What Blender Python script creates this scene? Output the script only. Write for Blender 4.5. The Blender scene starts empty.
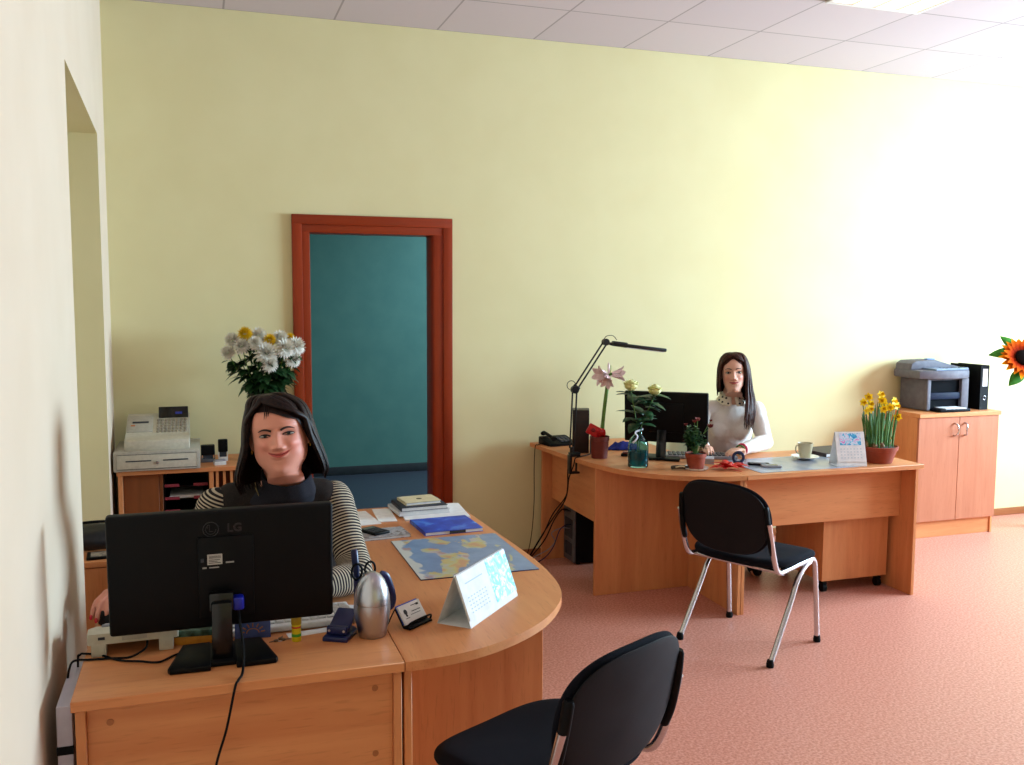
import bpy, bmesh, math, random
import numpy as np
from mathutils import Vector, Matrix, noise
C = bpy.context.scene.collection
SC = bpy.context.scene
PI = math.pi
R = math.radians
random.seed(7)

# ------------------------------------------------------------------ materials
def lin(h):
    h = h.lstrip('#')
    o = []
    for i in (0, 2, 4):
        c = int(h[i:i+2], 16) / 255
        o.append(c / 12.92 if c <= .04045 else ((c + .055) / 1.055) ** 2.4)
    return (o[0], o[1], o[2], 1)

def mat(name, hexc, rough=.5, metal=0, emit=None, estr=0, spec=.5, trans=0, ior=1.45, sheen=0, sub=0, alpha=1):
    m = bpy.data.materials.new(name); m.use_nodes = True
    b = m.node_tree.nodes['Principled BSDF']
    b.inputs['Base Color'].default_value = lin(hexc)
    b.inputs['Roughness'].default_value = rough
    b.inputs['Metallic'].default_value = metal
    b.inputs['Specular IOR Level'].default_value = spec
    b.inputs['Transmission Weight'].default_value = trans
    b.inputs['IOR'].default_value = ior
    b.inputs['Sheen Weight'].default_value = sheen
    if sub:
        b.inputs['Subsurface Weight'].default_value = sub
        b.inputs['Subsurface Radius'].default_value = (.012, .005, .003)
    if emit:
        b.inputs['Emission Color'].default_value = lin(emit)
        b.inputs['Emission Strength'].default_value = estr
    return m

def N(m, t, **kw):
    n = m.node_tree.nodes.new(t)
    for k, v in kw.items():
        if k.startswith('i_'):
            n.inputs[k[2:].replace('_', ' ')].default_value = v
        else:
            setattr(n, k, v)
    return n

def L(m, a, ao, b, bi):
    m.node_tree.links.new(a.outputs[ao], b.inputs[bi])

def bsdf(m):
    return m.node_tree.nodes['Principled BSDF']

def ramp(m, stops, interp='LINEAR'):
    r = N(m, 'ShaderNodeValToRGB')
    r.color_ramp.interpolation = interp
    e = r.color_ramp.elements
    while len(e) < len(stops): e.new(.5)
    for k, (p, c) in enumerate(stops):
        e[k].position = p
        e[k].color = lin(c) if isinstance(c, str) else c
    return r

def noisy(name, c1, c2, scale=40, rough=.6, bump=0, bscale=None, detail=3, lo=.35, hi=.65, metal=0, spec=.5, stretch=(1, 1, 1), sheen=0):
    """two-colour noise with an optional bump, in object coordinates"""
    m = mat(name, c1, rough, metal, spec=spec, sheen=sheen)
    tc = N(m, 'ShaderNodeTexCoord'); mp = N(m, 'ShaderNodeMapping')
    mp.inputs['Scale'].default_value = stretch
    L(m, tc, 'Object', mp, 'Vector')
    nz = N(m, 'ShaderNodeTexNoise'); nz.inputs['Scale'].default_value = scale; nz.inputs['Detail'].default_value = detail
    L(m, mp, 'Vector', nz, 'Vector')
    r = ramp(m, [(lo, c1), (hi, c2)]); L(m, nz, 'Fac', r, 'Fac'); L(m, r, 'Color', bsdf(m), 'Base Color')
    if bump:
        n2 = N(m, 'ShaderNodeTexNoise'); n2.inputs['Scale'].default_value = bscale or scale; n2.inputs['Detail'].default_value = 2
        L(m, mp, 'Vector', n2, 'Vector')
        b = N(m, 'ShaderNodeBump'); b.inputs['Strength'].default_value = bump; b.inputs['Distance'].default_value = .002
        L(m, n2, 'Fac', b, 'Height'); L(m, b, 'Normal', bsdf(m), 'Normal')
    return m

def wood(name, c1, c2, axis, fleck='#8a4a22', rough=.42, spec=.35):
    """beech laminate: long soft grain bands plus short darker flecks, grain along axis"""
    m = mat(name, c1, rough, spec=spec)
    tc = N(m, 'ShaderNodeTexCoord')
    def stretched(al, ac):
        mp = N(m, 'ShaderNodeMapping'); s = [ac] * 3; s[axis] = al
        mp.inputs['Scale'].default_value = s
        L(m, tc, 'Object', mp, 'Vector'); return mp
    m1 = stretched(.9, 11); n1 = N(m, 'ShaderNodeTexNoise'); n1.inputs['Scale'].default_value = 1.6; n1.inputs['Detail'].default_value = 4; n1.inputs['Distortion'].default_value = .5
    L(m, m1, 'Vector', n1, 'Vector')
    r1 = ramp(m, [(.3, c1), (.72, c2)]); L(m, n1, 'Fac', r1, 'Fac')
    m2 = stretched(14, 150); n2 = N(m, 'ShaderNodeTexNoise'); n2.inputs['Scale'].default_value = 1; n2.inputs['Detail'].default_value = 1
    L(m, m2, 'Vector', n2, 'Vector')
    r2 = ramp(m, [(.60, (0, 0, 0, 1)), (.74, (.20, .20, .20, 1))]); L(m, n2, 'Fac', r2, 'Fac')
    mx = N(m, 'ShaderNodeMix', data_type='RGBA'); mx.inputs[7].default_value = lin(fleck)
    L(m, r2, 'Color', mx, 0); L(m, r1, 'Color', mx, 6)
    m.node_tree.links.new(mx.outputs[2], bsdf(m).inputs['Base Color'])
    return m

# ------------------------------------------------------------------ mesh builder
class MB:
    def __init__(self):
        self.bm = bmesh.new(); self.mi = 0
    def _mark(self, n0):
        self.bm.faces.ensure_lookup_table()
        for f in self.bm.faces[n0:]: f.material_index = self.mi
    def box(self, c, s, rot=None, bevel=0, seg=2, M=None):
        n0 = len(self.bm.faces)
        m = Matrix.Translation(c) @ (rot.to_4x4() if rot is not None else Matrix()) @ Matrix.Diagonal((s[0], s[1], s[2], 1))
        if M is not None: m = M @ m
        r = bmesh.ops.create_cube(self.bm, size=1, matrix=m)
        if bevel:
            es = list({e for v in r['verts'] for e in v.link_edges})
            bmesh.ops.bevel(self.bm, geom=es, offset=bevel, segments=seg, affect='EDGES', profile=.5)
        self._mark(n0); return self
    def bx(self, x0, x1, y0, y1, z0, z1, bevel=0, seg=2):
        return self.box(((x0+x1)/2, (y0+y1)/2, (z0+z1)/2), (abs(x1-x0), abs(y1-y0), abs(z1-z0)), bevel=bevel, seg=seg)
    def grid(self, P, closeu=False, closev=False):
        """P[i][j] points -> quads"""
        n0 = len(self.bm.faces)
        V = [[self.bm.verts.new(p) for p in row] for row in P]
        nu, nv = len(V), len(V[0])
        for i in range(nu if closeu else nu-1):
            for j in range(nv if closev else nv-1):
                try: self.bm.faces.new((V[i][j], V[(i+1) % nu][j], V[(i+1) % nu][(j+1) % nv], V[i][(j+1) % nv]))
                except ValueError: pass
        self._mark(n0); return V
    def tube(self, pts, r, n=10, cap=True, flat=1, up=None, closed=False):
        """tube along pts; r number or list; flat squashes the section along the local second axis"""
        pts = [Vector(p) for p in pts]; k = len(pts)
        rs = r if isinstance(r, (list, tuple)) else [r] * k
        n0 = len(self.bm.faces); rings = []; prev = None
        for i, p in enumerate(pts):
            if closed: t = pts[(i+1) % k] - pts[i-1]
            else: t = pts[min(i+1, k-1)] - pts[max(i-1, 0)]
            if t.length < 1e-9: t = Vector((0, 0, 1))
            t.normalize()
            if up is not None:
                u = Vector(up[i] if isinstance(up, list) else up)
            else:
                u = prev if prev is not None else (Vector((0, 0, 1)) if abs(t.z) < .9 else Vector((1, 0, 0)))
            u = u - t * u.dot(t)
            if u.length < 1e-6: u = t.orthogonal()
            u.normalize(); w = t.cross(u); prev = u
            rings.append([self.bm.verts.new(p + (w * math.cos(2*PI*q/n) + u * flat * math.sin(2*PI*q/n)) * rs[i]) for q in range(n)])
        for i in range(k if closed else k-1):
            a, b = rings[i], rings[(i+1) % k]
            for q in range(n):
                try: self.bm.faces.new((a[q], a[(q+1) % n], b[(q+1) % n], b[q]))
                except ValueError: pass
        if cap and not closed:
            for rg, rev in ((rings[0], True), (rings[-1], False)):
                try: self.bm.faces.new(rg[::-1] if rev else rg)
                except ValueError: pass
        self._mark(n0); return self
    def cyl(self, p0, p1, r0, r1=None, n=20):
        return self.tube([p0, p1], [r0, r0 if r1 is None else r1], n)
    def lathe(self, prof, n=32, c=(0, 0, 0), M=None):
        """prof: (r, z) list; ends with r=0 are closed to a point, other ends are capped"""
        n0 = len(self.bm.faces); rings = []
        for r, z in prof:
            if r < 1e-6: ps = [Vector((c[0], c[1], c[2]+z))]
            else: ps = [Vector((c[0] + r*math.cos(2*PI*q/n), c[1] + r*math.sin(2*PI*q/n), c[2]+z)) for q in range(n)]
            if M is not None: ps = [M @ p for p in ps]
            rings.append([self.bm.verts.new(p) for p in ps])
        for a, b in zip(rings, rings[1:]):
            for q in range(n):
                if len(a) == 1 and len(b) == 1: continue
                if len(a) == 1: f = (a[0], b[(q+1) % n], b[q])
                elif len(b) == 1: f = (a[q], a[(q+1) % n], b[0])
                else: f = (a[q], a[(q+1) % n], b[(q+1) % n], b[q])
                try: self.bm.faces.new(f)
                except ValueError: pass
        if len(rings[0]) > 1: self.bm.faces.new(rings[0][::-1])
        if len(rings[-1]) > 1: self.bm.faces.new(rings[-1])
        self._mark(n0); return self
    def ell(self, c, r, rot=None, u=16, v=10, M=None):
        n0 = len(self.bm.faces)
        m = Matrix.Translation(c) @ (rot.to_4x4() if rot is not None else Matrix()) @ Matrix.Diagonal((r[0], r[1], r[2], 1))
        if M is not None: m = M @ m
        bmesh.ops.create_uvsphere(self.bm, u_segments=u, v_segments=v, radius=1, matrix=m)
        self._mark(n0); return self
    def prism(self, poly, z0, z1, bevel=0, M=None):
        """extrude a 2D outline from z0 to z1"""
        n0 = len(self.bm.faces)
        f = (lambda p: M @ Vector(p)) if M is not None else (lambda p: Vector(p))
        a = [self.bm.verts.new(f((x, y, z0))) for x, y in poly]; b = [self.bm.verts.new(f((x, y, z1))) for x, y in poly]
        k = len(poly)
        fs = [self.bm.faces.new(a[::-1]), self.bm.faces.new(b)]
        for i in range(k): fs.append(self.bm.faces.new((a[i], a[(i+1) % k], b[(i+1) % k], b[i])))
        if bevel:
            es = list(fs[0].edges) + list(fs[1].edges)
            bmesh.ops.bevel(self.bm, geom=es, offset=bevel, segments=2, affect='EDGES', profile=.5)
        self._mark(n0); return self
    def face(self, pts):
        n0 = len(self.bm.faces)
        self.bm.faces.new([self.bm.verts.new(p) for p in pts]); self._mark(n0); return self
    def build(self, name, mats, parent=None, loc=None, smooth=40, mods=(), recalc=True):
        if recalc: bmesh.ops.recalc_face_normals(self.bm, faces=self.bm.faces)
        me = bpy.data.meshes.new(name); self.bm.to_mesh(me); self.bm.free()
        for m in (mats if isinstance(mats, (list, tuple)) else [mats]): me.materials.append(m)
        o = bpy.data.objects.new(name, me); C.objects.link(o)
        if smooth:
            me.polygons.foreach_set('use_smooth', [True] * len(me.polygons))
            me.set_sharp_from_angle(angle=R(smooth))
        if parent is not None: o.parent = parent
        if loc is not None: o.location = loc
        for k, kw in mods:
            md = o.modifiers.new(k.lower(), k)
            for a, b in kw.items(): setattr(md, a, b)
        return o

def thing(name, label, cat, loc=(0, 0, 0), rz=0, group=None):
    o = bpy.data.objects.new(name, None); C.objects.link(o)
    o.empty_display_size = .05
    o.location = loc; o.rotation_euler = (0, 0, rz)
    return tag(o, label, cat, group)
def tag(o, label, cat, group=None, loc=None, rz=None):
    o['label'] = label; o['category'] = cat
    if group: o['group'] = group
    if loc is not None: o.location = loc
    if rz is not None: o.rotation_euler = (0, 0, rz)
    return o
def structure(o):
    o['kind'] = 'structure'; return o
def dup(root, loc=None, rz=None, label=None, parent=None):
    c = root.copy(); C.objects.link(c)
    if parent is not None: c.parent = parent
    if loc is not None: c.location = loc
    if rz is not None: c.rotation_euler = (0, 0, rz)
    if label: c['label'] = label
    for ch in [x for x in KIDS.get(root.name, [])]:
        d = dup(ch, parent=c)
    return c
KIDS = {}
def snapshot():
    KIDS.clear()
    for o in bpy.data.objects:
        if o.parent: KIDS.setdefault(o.parent.name, []).append(o)
def evaluated(o):
    dg = bpy.context.evaluated_depsgraph_get(); dg.update()
    return bpy.data.meshes.new_from_object(o.evaluated_get(dg))
def bake(o):
    """replace an object's mesh by its modified mesh and drop the modifiers"""
    me = evaluated(o); o.modifiers.clear(); o.data = me; return o
def bez(pts, n=8, closed=False):
    """Catmull-Rom through pts"""
    P = [Vector(p) for p in pts]; k = len(P); out = []
    for i in range(k if closed else k-1):
        if closed: p0, p1, p2, p3 = P[i-1], P[i], P[(i+1) % k], P[(i+2) % k]
        else: p0, p1, p2, p3 = P[max(i-1, 0)], P[i], P[i+1], P[min(i+2, k-1)]
        for j in range(n):
            t = j / n
            out.append(.5*((2*p1) + (p2-p0)*t + (2*p0-5*p1+4*p2-p3)*t*t + (3*p1-p0-3*p2+p3)*t**3))
    if not closed: out.append(P[-1])
    return out
def ss(a, b, x):
    t = min(1, max(0, (x-a)/(b-a))); return t*t*(3-2*t)
def text_mesh(s, size, depth=.0006, bold=0):
    cu = bpy.data.curves.new('t', 'FONT'); cu.body = s; cu.size = size; cu.extrude = depth; cu.offset = bold
    cu.align_x = 'CENTER'; cu.align_y = 'CENTER'; cu.resolution_u = 3
    o = bpy.data.objects.new('t', cu); C.objects.link(o)
    me = evaluated(o); bpy.data.objects.remove(o); return me
def add_text(mb, s, size, M, depth=.0006, bold=0):
    n0 = len(mb.bm.faces); v0 = len(mb.bm.verts)
    mb.bm.from_mesh(text_mesh(s, size, depth, bold))
    mb.bm.verts.ensure_lookup_table()
    for v in mb.bm.verts[v0:]: v.co = M @ v.co
    mb._mark(n0)
EXPOSURE = -0.82
LAMP_E = 3.1
SKY_E = 1.0
WIN1 = 1500
WIN2 = 15
CORR = 150
# ------------------------------------------------------------------ palette
WC = ('#da935e', '#ca7e4d')
WX = wood('beech laminate along x', *WC, 0); WY = wood('beech laminate along y', *WC, 1); WZ = wood('beech laminate upright', *WC, 2)
EDGE = wood('beech edge banding', '#c87e46', '#ba703a', 0)
PINKW = wood('beech front tinted for bluish light', '#bd7a5b', '#b06c4e', 2)  # same beech as the desks, its look under bluish daylight put into the colour
WDARK = wood('beech with recess shade', '#8a4f2a', '#7a4524', 2)  # beech copy darkened to carry the shade inside the pigeonholes
BLACKP = mat('black plastic', '#09090b', .5, spec=.14)
BLACKG = mat('black gloss plastic', '#08080a', .22)
BLACKM = mat('black enamelled metal', '#0c0c0f', .35)
CHROME = mat('brushed chrome', '#c9c9cd', .22, 1)
FABRIC = noisy('black woven upholstery', '#0c0c12', '#14141d', 900, .95, .5, 700, spec=.15)
DARKFAB = noisy('dark upholstery shell', '#090a0e', '#0e0f15', 300, .6, .15, 300, spec=.25)
RUBBER = mat('black rubber', '#09090a', .8, spec=.2)
BEIGE = noisy('beige plastic', '#c8c0ac', '#beb6a2', 60, .5)
BEIGE2 = noisy('putty plastic', '#b5ad9e', '#aba394', 60, .5)
GREYP = noisy('grey plastic', '#9a979c', '#8e8b92', 40, .45)
WHITEP = noisy('white plastic', '#dedcd8', '#d2d0cc', 50, .4)
PAPER = noisy('white paper', '#eceae8', '#e0dedd', 30, .8, spec=.2)
NAVY = mat('navy plastic', '#141c4a', .35)
BLUE = mat('bright blue plastic', '#101c96', .35)
CREAM = noisy('cream card', '#d8cba4', '#cec09a', 30, .7)
TERRA = noisy('terracotta', '#9a4024', '#8a3820', 30, .7)
DRED = noisy('dark red plastic pot', '#6e2418', '#621f15', 30, .5)
SOIL = noisy('potting soil', '#2c2018', '#46352a', 120, .95, .8, 150)
GREEN = noisy('leaf green', '#2c5a22', '#3f7430', 50, .5)
DGREEN = noisy('dark leaf green', '#17381a', '#234b22', 60, .5)
STEMG = noisy('stem green', '#5d8436', '#4f742e', 40, .5)
SILVER = mat('satin silver', '#b9bcc4', .3, 1)
RED = noisy('red foil', '#c01014', '#a80c12', 60, .35)
WHITEC = mat('white porcelain', '#ececea', .2)
# ------------------------------------------------------------------ camera
YAW, PITCH, ROLL = R(18.5), R(5.3), R(.26)
fwd = Vector((math.sin(YAW)*math.cos(PITCH), math.cos(YAW)*math.cos(PITCH), -math.sin(PITCH)))
rt = Vector((math.cos(YAW), -math.sin(YAW), 0)); upv = rt.cross(fwd)
rt2 = rt*math.cos(ROLL) + upv*math.sin(ROLL); up2 = upv*math.cos(ROLL) - rt*math.sin(ROLL)
cam = bpy.data.cameras.new('camera'); co = bpy.data.objects.new('camera', cam); C.objects.link(co)
co.matrix_world = Matrix(((rt2.x, up2.x, -fwd.x, 0), (rt2.y, up2.y, -fwd.y, 0), (rt2.z, up2.z, -fwd.z, 1.66), (0, 0, 0, 1)))
cam.sensor_width = 36; cam.lens = 930/1024*36; cam.clip_start = .02
SC.camera = co
SC.view_settings.view_transform = 'Standard'; SC.view_settings.look = 'None'
SC.view_settings.gamma = 1; SC.view_settings.use_curve_mapping = False
SC.view_settings.exposure = EXPOSURE

# ------------------------------------------------------------------ room shell
HC = 3.215; YB = 5.48; XR = 7.4; YF = -2.8
PAINT = noisy('pale yellow wall paint', '#e2d7a6', '#dfd3a1', 3, .75, .12, 260, spec=.2)
PAINTL = noisy('cream wall paint', '#ddc8b0', '#dac4ab', 3, .75, .12, 260, spec=.2)
TEAL = noisy('teal corridor paint', '#5a9092', '#548a8d', 5, .7, spec=.2)
def tile_mat():
    m = mat('ceiling tile', '#d8cdd0', .9, spec=.1)
    tc = N(m, 'ShaderNodeTexCoord'); mp = N(m, 'ShaderNodeMapping'); mp.inputs['Location'].default_value = (-.16, -.08, 0)
    L(m, tc, 'Object', mp, 'Vector')
    b = N(m, 'ShaderNodeTexBrick', offset=0.0, squash=1.0)
    b.inputs['Color1'].default_value = lin('#d2c4c6'); b.inputs['Color2'].default_value = lin('#cec0c3'); b.inputs['Mortar'].default_value = lin('#a89c9c')
    b.inputs['Scale'].default_value = 1; b.inputs['Mortar Size'].default_value = .006; b.inputs['Brick Width'].default_value = .6; b.inputs['Row Height'].default_value = .6
    b.inputs['Mortar Smooth'].default_value = .2
    L(m, mp, 'Vector', b, 'Vector'); L(m, b, 'Color', bsdf(m), 'Base Color')
    return m
def floor_mat():
    m = mat('salmon speckled linoleum', '#c98667', .42, spec=.4)
    tc = N(m, 'ShaderNodeTexCoord')
    n1 = N(m, 'ShaderNodeTexNoise'); n1.inputs['Scale'].default_value = 95; n1.inputs['Detail'].default_value = 3
    L(m, tc, 'Object', n1, 'Vector')
    r = ramp(m, [(.36, '#bd7560'), (.5, '#cf8a75'), (.66, '#da9e8a')]); L(m, n1, 'Fac', r, 'Fac')
    v = N(m, 'ShaderNodeTexVoronoi'); v.inputs['Scale'].default_value = 120
    L(m, tc, 'Object', v, 'Vector')
    r2 = ramp(m, [(.16, (.55, .55, .55, 1)), (.24, (0, 0, 0, 1))]); L(m, v, 'Distance', r2, 'Fac')
    mx = N(m, 'ShaderNodeMix', data_type='RGBA'); mx.inputs[7].default_value = lin('#a05a44')
    L(m, r2, 'Color', mx, 0); L(m, r, 'Color', mx, 6)
    m.node_tree.links.new(mx.outputs[2], bsdf(m).inputs['Base Color'])
    return m
xl = lambda y: -.462 + (YB - y) * .031      # the left wall runs a little out of square
OY0, OY1, OZ = 3.40, 4.90, 2.42             # the recess in the left wall
structure(MB().bx(-1.2, XR+.2, YF-.2, YB+.15, -.12, 0).build('floor', floor_mat(), smooth=0))
structure(MB().bx(-1.2, XR+.2, YF-.2, YB+.15, HC, HC+.12).build('ceiling', tile_mat(), smooth=0))
w = MB()
w.prism([(xl(YF), YF-.2), (xl(OY0), OY0), (-.95, OY0), (-.95, YF-.2)], 0, HC)
w.prism([(xl(OY1), OY1), (xl(YB), YB), (-.95, YB), (-.95, OY1)], 0, HC)
w.prism([(xl(OY0), OY0), (xl(OY1), OY1), (-.95, OY1), (-.95, OY0)], OZ, HC)
w.prism([(-.95, YF-.2), (-.95, YB), (-1.05, YB), (-1.05, YF-.2)], 0, HC)
wl = structure(w.build('wall_left', [PAINTL, PAINT], smooth=0))
for f in wl.data.polygons:               # the recess is painted like the back wall
    if (f.normal.y < -.9 and abs(f.center.y - OY1) < .01) or (f.normal.z < -.9 and abs(f.center.z - OZ) < .01): f.material_index = 1
DX0, DX1, DZ = .585, 1.345, 2.035
w = MB(); w.bx(-1.05, DX0, YB, YB+.15, 0, HC).bx(DX1, XR+.2, YB, YB+.15, 0, HC).bx(DX0, DX1, YB, YB+.15, DZ, HC)
structure(w.build('wall_back', PAINT, smooth=0))
WY0, WY1, WZ0, WZ1 = 1.7, 4.7, 1.15, 2.60
w = MB(); w.bx(XR, XR+.2, YF-.2, WY0, 0, HC).bx(XR, XR+.2, WY1, YB, 0, HC).bx(XR, XR+.2, WY0, WY1, 0, WZ0).bx(XR, XR+.2, WY0, WY1, WZ1, HC)
structure(w.build('wall_right', PAINT, smooth=0))
FX0, FX1 = 3.4, 6.4
w = MB(); w.bx(-1.05, FX0, YF-.2, YF, 0, HC).bx(FX1, XR, YF-.2, YF, 0, HC).bx(FX0, FX1, YF-.2, YF, 0, WZ0).bx(FX0, FX1, YF-.2, YF, WZ1, HC)
structure(w.build('wall_front', PAINT, smooth=0))
SKIRT = wood('brown skirting', '#a5673c', '#965a33', 0)
structure(MB().bx(1.452, XR, YB-.014, YB, 0, .055, bevel=.004).build('baseboard_back', SKIRT))
structure(MB().bx(xl(YB), .495, YB-.014, YB, 0, .055, bevel=.004).build('baseboard_back_left', SKIRT))

# windows (to the right and behind the photographer)
def glass_mat():
    m = mat('window glass', '#ffffff', .05)
    t = N(m, 'ShaderNodeBsdfTransparent'); g = N(m, 'ShaderNodeBsdfGlossy'); g.inputs['Roughness'].default_value = .02
    x = N(m, 'ShaderNodeMixShader'); x.inputs[0].default_value = .07
    L(m, t, 0, x, 1); L(m, g, 0, x, 2)
    m.node_tree.links.new(x.outputs[0], m.node_tree.nodes['Material Output'].inputs['Surface'])
    return m
GLASSW = glass_mat()
def window(name, p0, p1, axis):
    """frame with three lights in the opening between p0 and p1; axis is the wall's running axis"""
    a = Vector(p0); b = Vector(p1)
    fr = MB(); ln = (b[axis]-a[axis]); other = 1-axis
    def bar(s0, s1, z0, z1, d=.06):
        lo = [0, 0, z0]; hi = [0, 0, z1]
        lo[axis] = a[axis]+s0; hi[axis] = a[axis]+s1; lo[other] = a[other]-d/2; hi[other] = a[other]+d/2
        fr.bx(lo[0], hi[0], lo[1], hi[1], lo[2], hi[2], bevel=.004, seg=1)
    bar(0, ln, a.z, a.z+.06); bar(0, ln, b.z-.06, b.z)
    for k in range(4):
        s = (ln-.06)*k/3; bar(s, s+.06, a.z+.06, b.z-.06)
    o = structure(fr.build(name, WHITEP))
    for k in range(3):
        s0 = (ln-.06)*k/3+.06; s1 = (ln-.06)*(k+1)/3
        g = MB(); lo = [0, 0, a.z+.06]; hi = [0, 0, b.z-.06]
        lo[axis] = a[axis]+s0; hi[axis] = a[axis]+s1; lo[other] = a[other]-.004; hi[other] = a[other]+.004
        g.bx(lo[0], hi[0], lo[1], hi[1], lo[2], hi[2]).build('pane', GLASSW, o, smooth=0)
    return o
window('window_1', (XR+.1, WY0, WZ0), (XR+.1, WY1, WZ1), 1)
window('window_2', (FX0, YF-.1, WZ0), (FX1, YF-.1, WZ1), 0)

# doorway frame
FRAME = wood('red brown varnished door frame', '#983510', '#842a08', 2, '#4a1404', .35)
FRAMEX = wood('red brown varnished head casing', '#983510', '#842a08', 0, '#4a1404', .35)
dr = MB()
def casing(mb, x0, x1, z0, z1, y0, y1): mb.bx(x0, x1, y0, y1, z0, z1, bevel=.005)
casing(dr, .503, .560, 0, 2.120, YB-.026, YB); casing(dr, .552, .603, 0, 2.03, YB-.017, YB)
casing(dr, 1.388, 1.446, 0, 2.120, YB-.026, YB); casing(dr, 1.330, 1.396, 0, 2.03, YB-.017, YB)
dr.bx(.575, .605, YB-.01, YB+.15, 0, 2.03, bevel=.003); dr.bx(1.325, 1.355, YB-.01, YB+.15, 0, 2.03, bevel=.003)
d1 = structure(dr.build('door_1', FRAME))
hd = MB(); casing(hd, .503, 1.446, 2.063, 2.120, YB-.027, YB); casing(hd, .552, 1.396, 2.018, 2.071, YB-.018, YB); hd.bx(.58, 1.35, YB-.01, YB+.15, 2.018, 2.045, bevel=.003)
hd.build('head_casing', FRAMEX, d1)

# corridor beyond the doorway
w = MB(); w.bx(-1.4, 5, 8.6, 8.7, 0, 2.9); w.bx(-1.5, -1.4, YB+.15, 8.7, 0, 2.9); w.bx(5, 5.1, YB+.15, 8.7, 0, 2.9)
structure(w.build('wall_corridor', TEAL, smooth=0))
structure(MB().bx(-1.5, 5.1, YB+.15, 8.7, -.12, -.004).build('floor_corridor', noisy('slate blue linoleum', '#3a4658', '#333e50', 60, .5), smooth=0))
structure(MB().bx(-1.5, 5.1, YB+.15, 8.7, 2.9, 3.0).build('ceiling_corridor', noisy('corridor ceiling', '#d0d0d0', '#c8c8c8', 5, .9), smooth=0))
structure(MB().bx(-1.4, 5, 8.585, 8.6, -.004, .075, bevel=.004).build('baseboard_corridor', noisy('dark skirting', '#2c3844', '#26323e', 20, .6)))

# ceiling luminaires
LAMPD = mat('luminaire diffuser', '#ffffff', .6, emit='#ffdcb0', estr=LAMP_E)
LAMPF = mat('luminaire frame', '#e6e4e2', .4)
def luminaire(x, y, label):
    t = thing('ceiling_light', label, 'ceiling light', (x, y, HC), 0, 'square ceiling light panels')
    f = MB()
    for sx, sy, lx, ly in ((0, -.288, .6, .024), (0, .288, .6, .024), (-.288, 0, .024, .552), (.288, 0, .024, .552)):
        f.box((sx, sy, -.006), (lx, ly, .012), bevel=.002, seg=1)
    for k in range(1, 4): f.box((-.288+.144*k, 0, -.008), (.006, .552, .010))
    f.build('frame', LAMPF, t)
    MB().bx(-.276, .276, -.276, .276, -.006, -.001).build('diffuser', LAMPD, t, smooth=0)
luminaire(3.46, 3.98, 'lit square fluorescent panel in the tiled ceiling above the far desk')
for k, (x, y) in enumerate(((.46, .98), (3.46, .98), (6.46, .98))):
    luminaire(x, y, ['lit square ceiling panel above the near aisle, left row', 'lit square ceiling panel behind the near chair, middle row', 'lit square ceiling panel close to the side window'][k])

# ------------------------------------------------------------------ light
wd = bpy.data.worlds.new('sky'); SC.world = wd; wd.use_nodes = True
bg = wd.node_tree.nodes['Background']; bg.inputs[0].default_value = (.62, .78, 1, 1); bg.inputs[1].default_value = SKY_E
def area(name, loc, rot, sx, sy, power, color, spread=180):
    l = bpy.data.lights.new(name, 'AREA'); l.shape = 'RECTANGLE'; l.size = sx; l.size_y = sy; l.energy = power; l.color = color; l.spread = R(spread)
    o = bpy.data.objects.new(name, l); C.objects.link(o); o.location = loc; o.rotation_euler = rot
    return o
area('daylight_side_window', (XR+.3, (WY0+WY1)/2, (WZ0+WZ1)/2), (0, R(82), 0), WZ1-WZ0, WY1-WY0, WIN1, (.55, .80, 1), 160)
area('daylight_front_window', ((FX0+FX1)/2, YF-.3, (WZ0+WZ1)/2), (R(90), 0, 0), FX1-FX0, WZ1-WZ0, WIN2, (.78, .89, 1))
area('corridor_fill_light', (3.2, 7.2, 2.88), (0, 0, 0), 1.2, .6, CORR, (.85, .95, 1))  # added fill light, no fitting in view, brightens the corridor
# ------------------------------------------------------------------ desks
DT = .745; TH = .025
def board(name, parent, m, *b, bevel=.0015):
    return MB().bx(*b, bevel=bevel, seg=1).build(name, m, parent)
# near desk: straight section
t = thing('desk', 'straight beech desk section with big black monitor, in front of the woman in striped sleeves', 'desk', (0, 0, 0), 0)
board('tabletop', t, WX, -.300, .4645, 2.224, 2.83, DT-TH, DT, bevel=.002)
board('side_panel', t, WZ, -.294, -.272, 2.245, 2.80, 0, DT-TH); board('side_panel', t, WZ, .4405, .4605, 2.245, 2.80, 0, DT-TH)
board('modesty_panel', t, WX, -.272, .4405, 2.262, 2.280, .44, DT-TH)
CAPM = mat('fitting cap', '#a8673a', .5)
for x, z in ((-.222, .672), (.395, .672), (-.222, .50), (.395, .50)): MB().cyl((x, 2.2605, z), (x, 2.2622, z), .008, n=14).build('screw_cover', CAPM, t)
# near desk: rounded peninsula
t = thing('desk', 'rounded beech desk wing with blue map mat and tent calendar, beside the near chair', 'desk', (0, 0, 0), 0)
edge = bez([(.4665, 2.224), (.548, 2.228), (.625, 2.241), (.707, 2.270), (.803, 2.324), (.893, 2.396), (.968, 2.484), (1.030, 2.590), (1.063, 2.700), (1.082, 2.850), (1.087, 3.005), (1.082, 3.195), (1.072, 3.412), (1.062, 3.651), (1.051, 3.94)], 5)
MB().prism([(p.x, p.y) for p in edge] + [(.4665, 3.94)], DT-TH, DT, bevel=.002).build('tabletop', WY, t)
board('side_panel', t, WZ, .4705, .4905, 2.262, 2.76, 0, DT-TH)
board('front_panel', t, WZ, .4905, 1.028, 2.742, 2.760, 0, DT-TH)
board('modesty_panel', t, WY, .96, .978, 2.760, 3.88, .40, DT-TH)
board('end_panel', t, WZ, .50, 1.02, 3.88, 3.90, 0, DT-TH)
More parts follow.
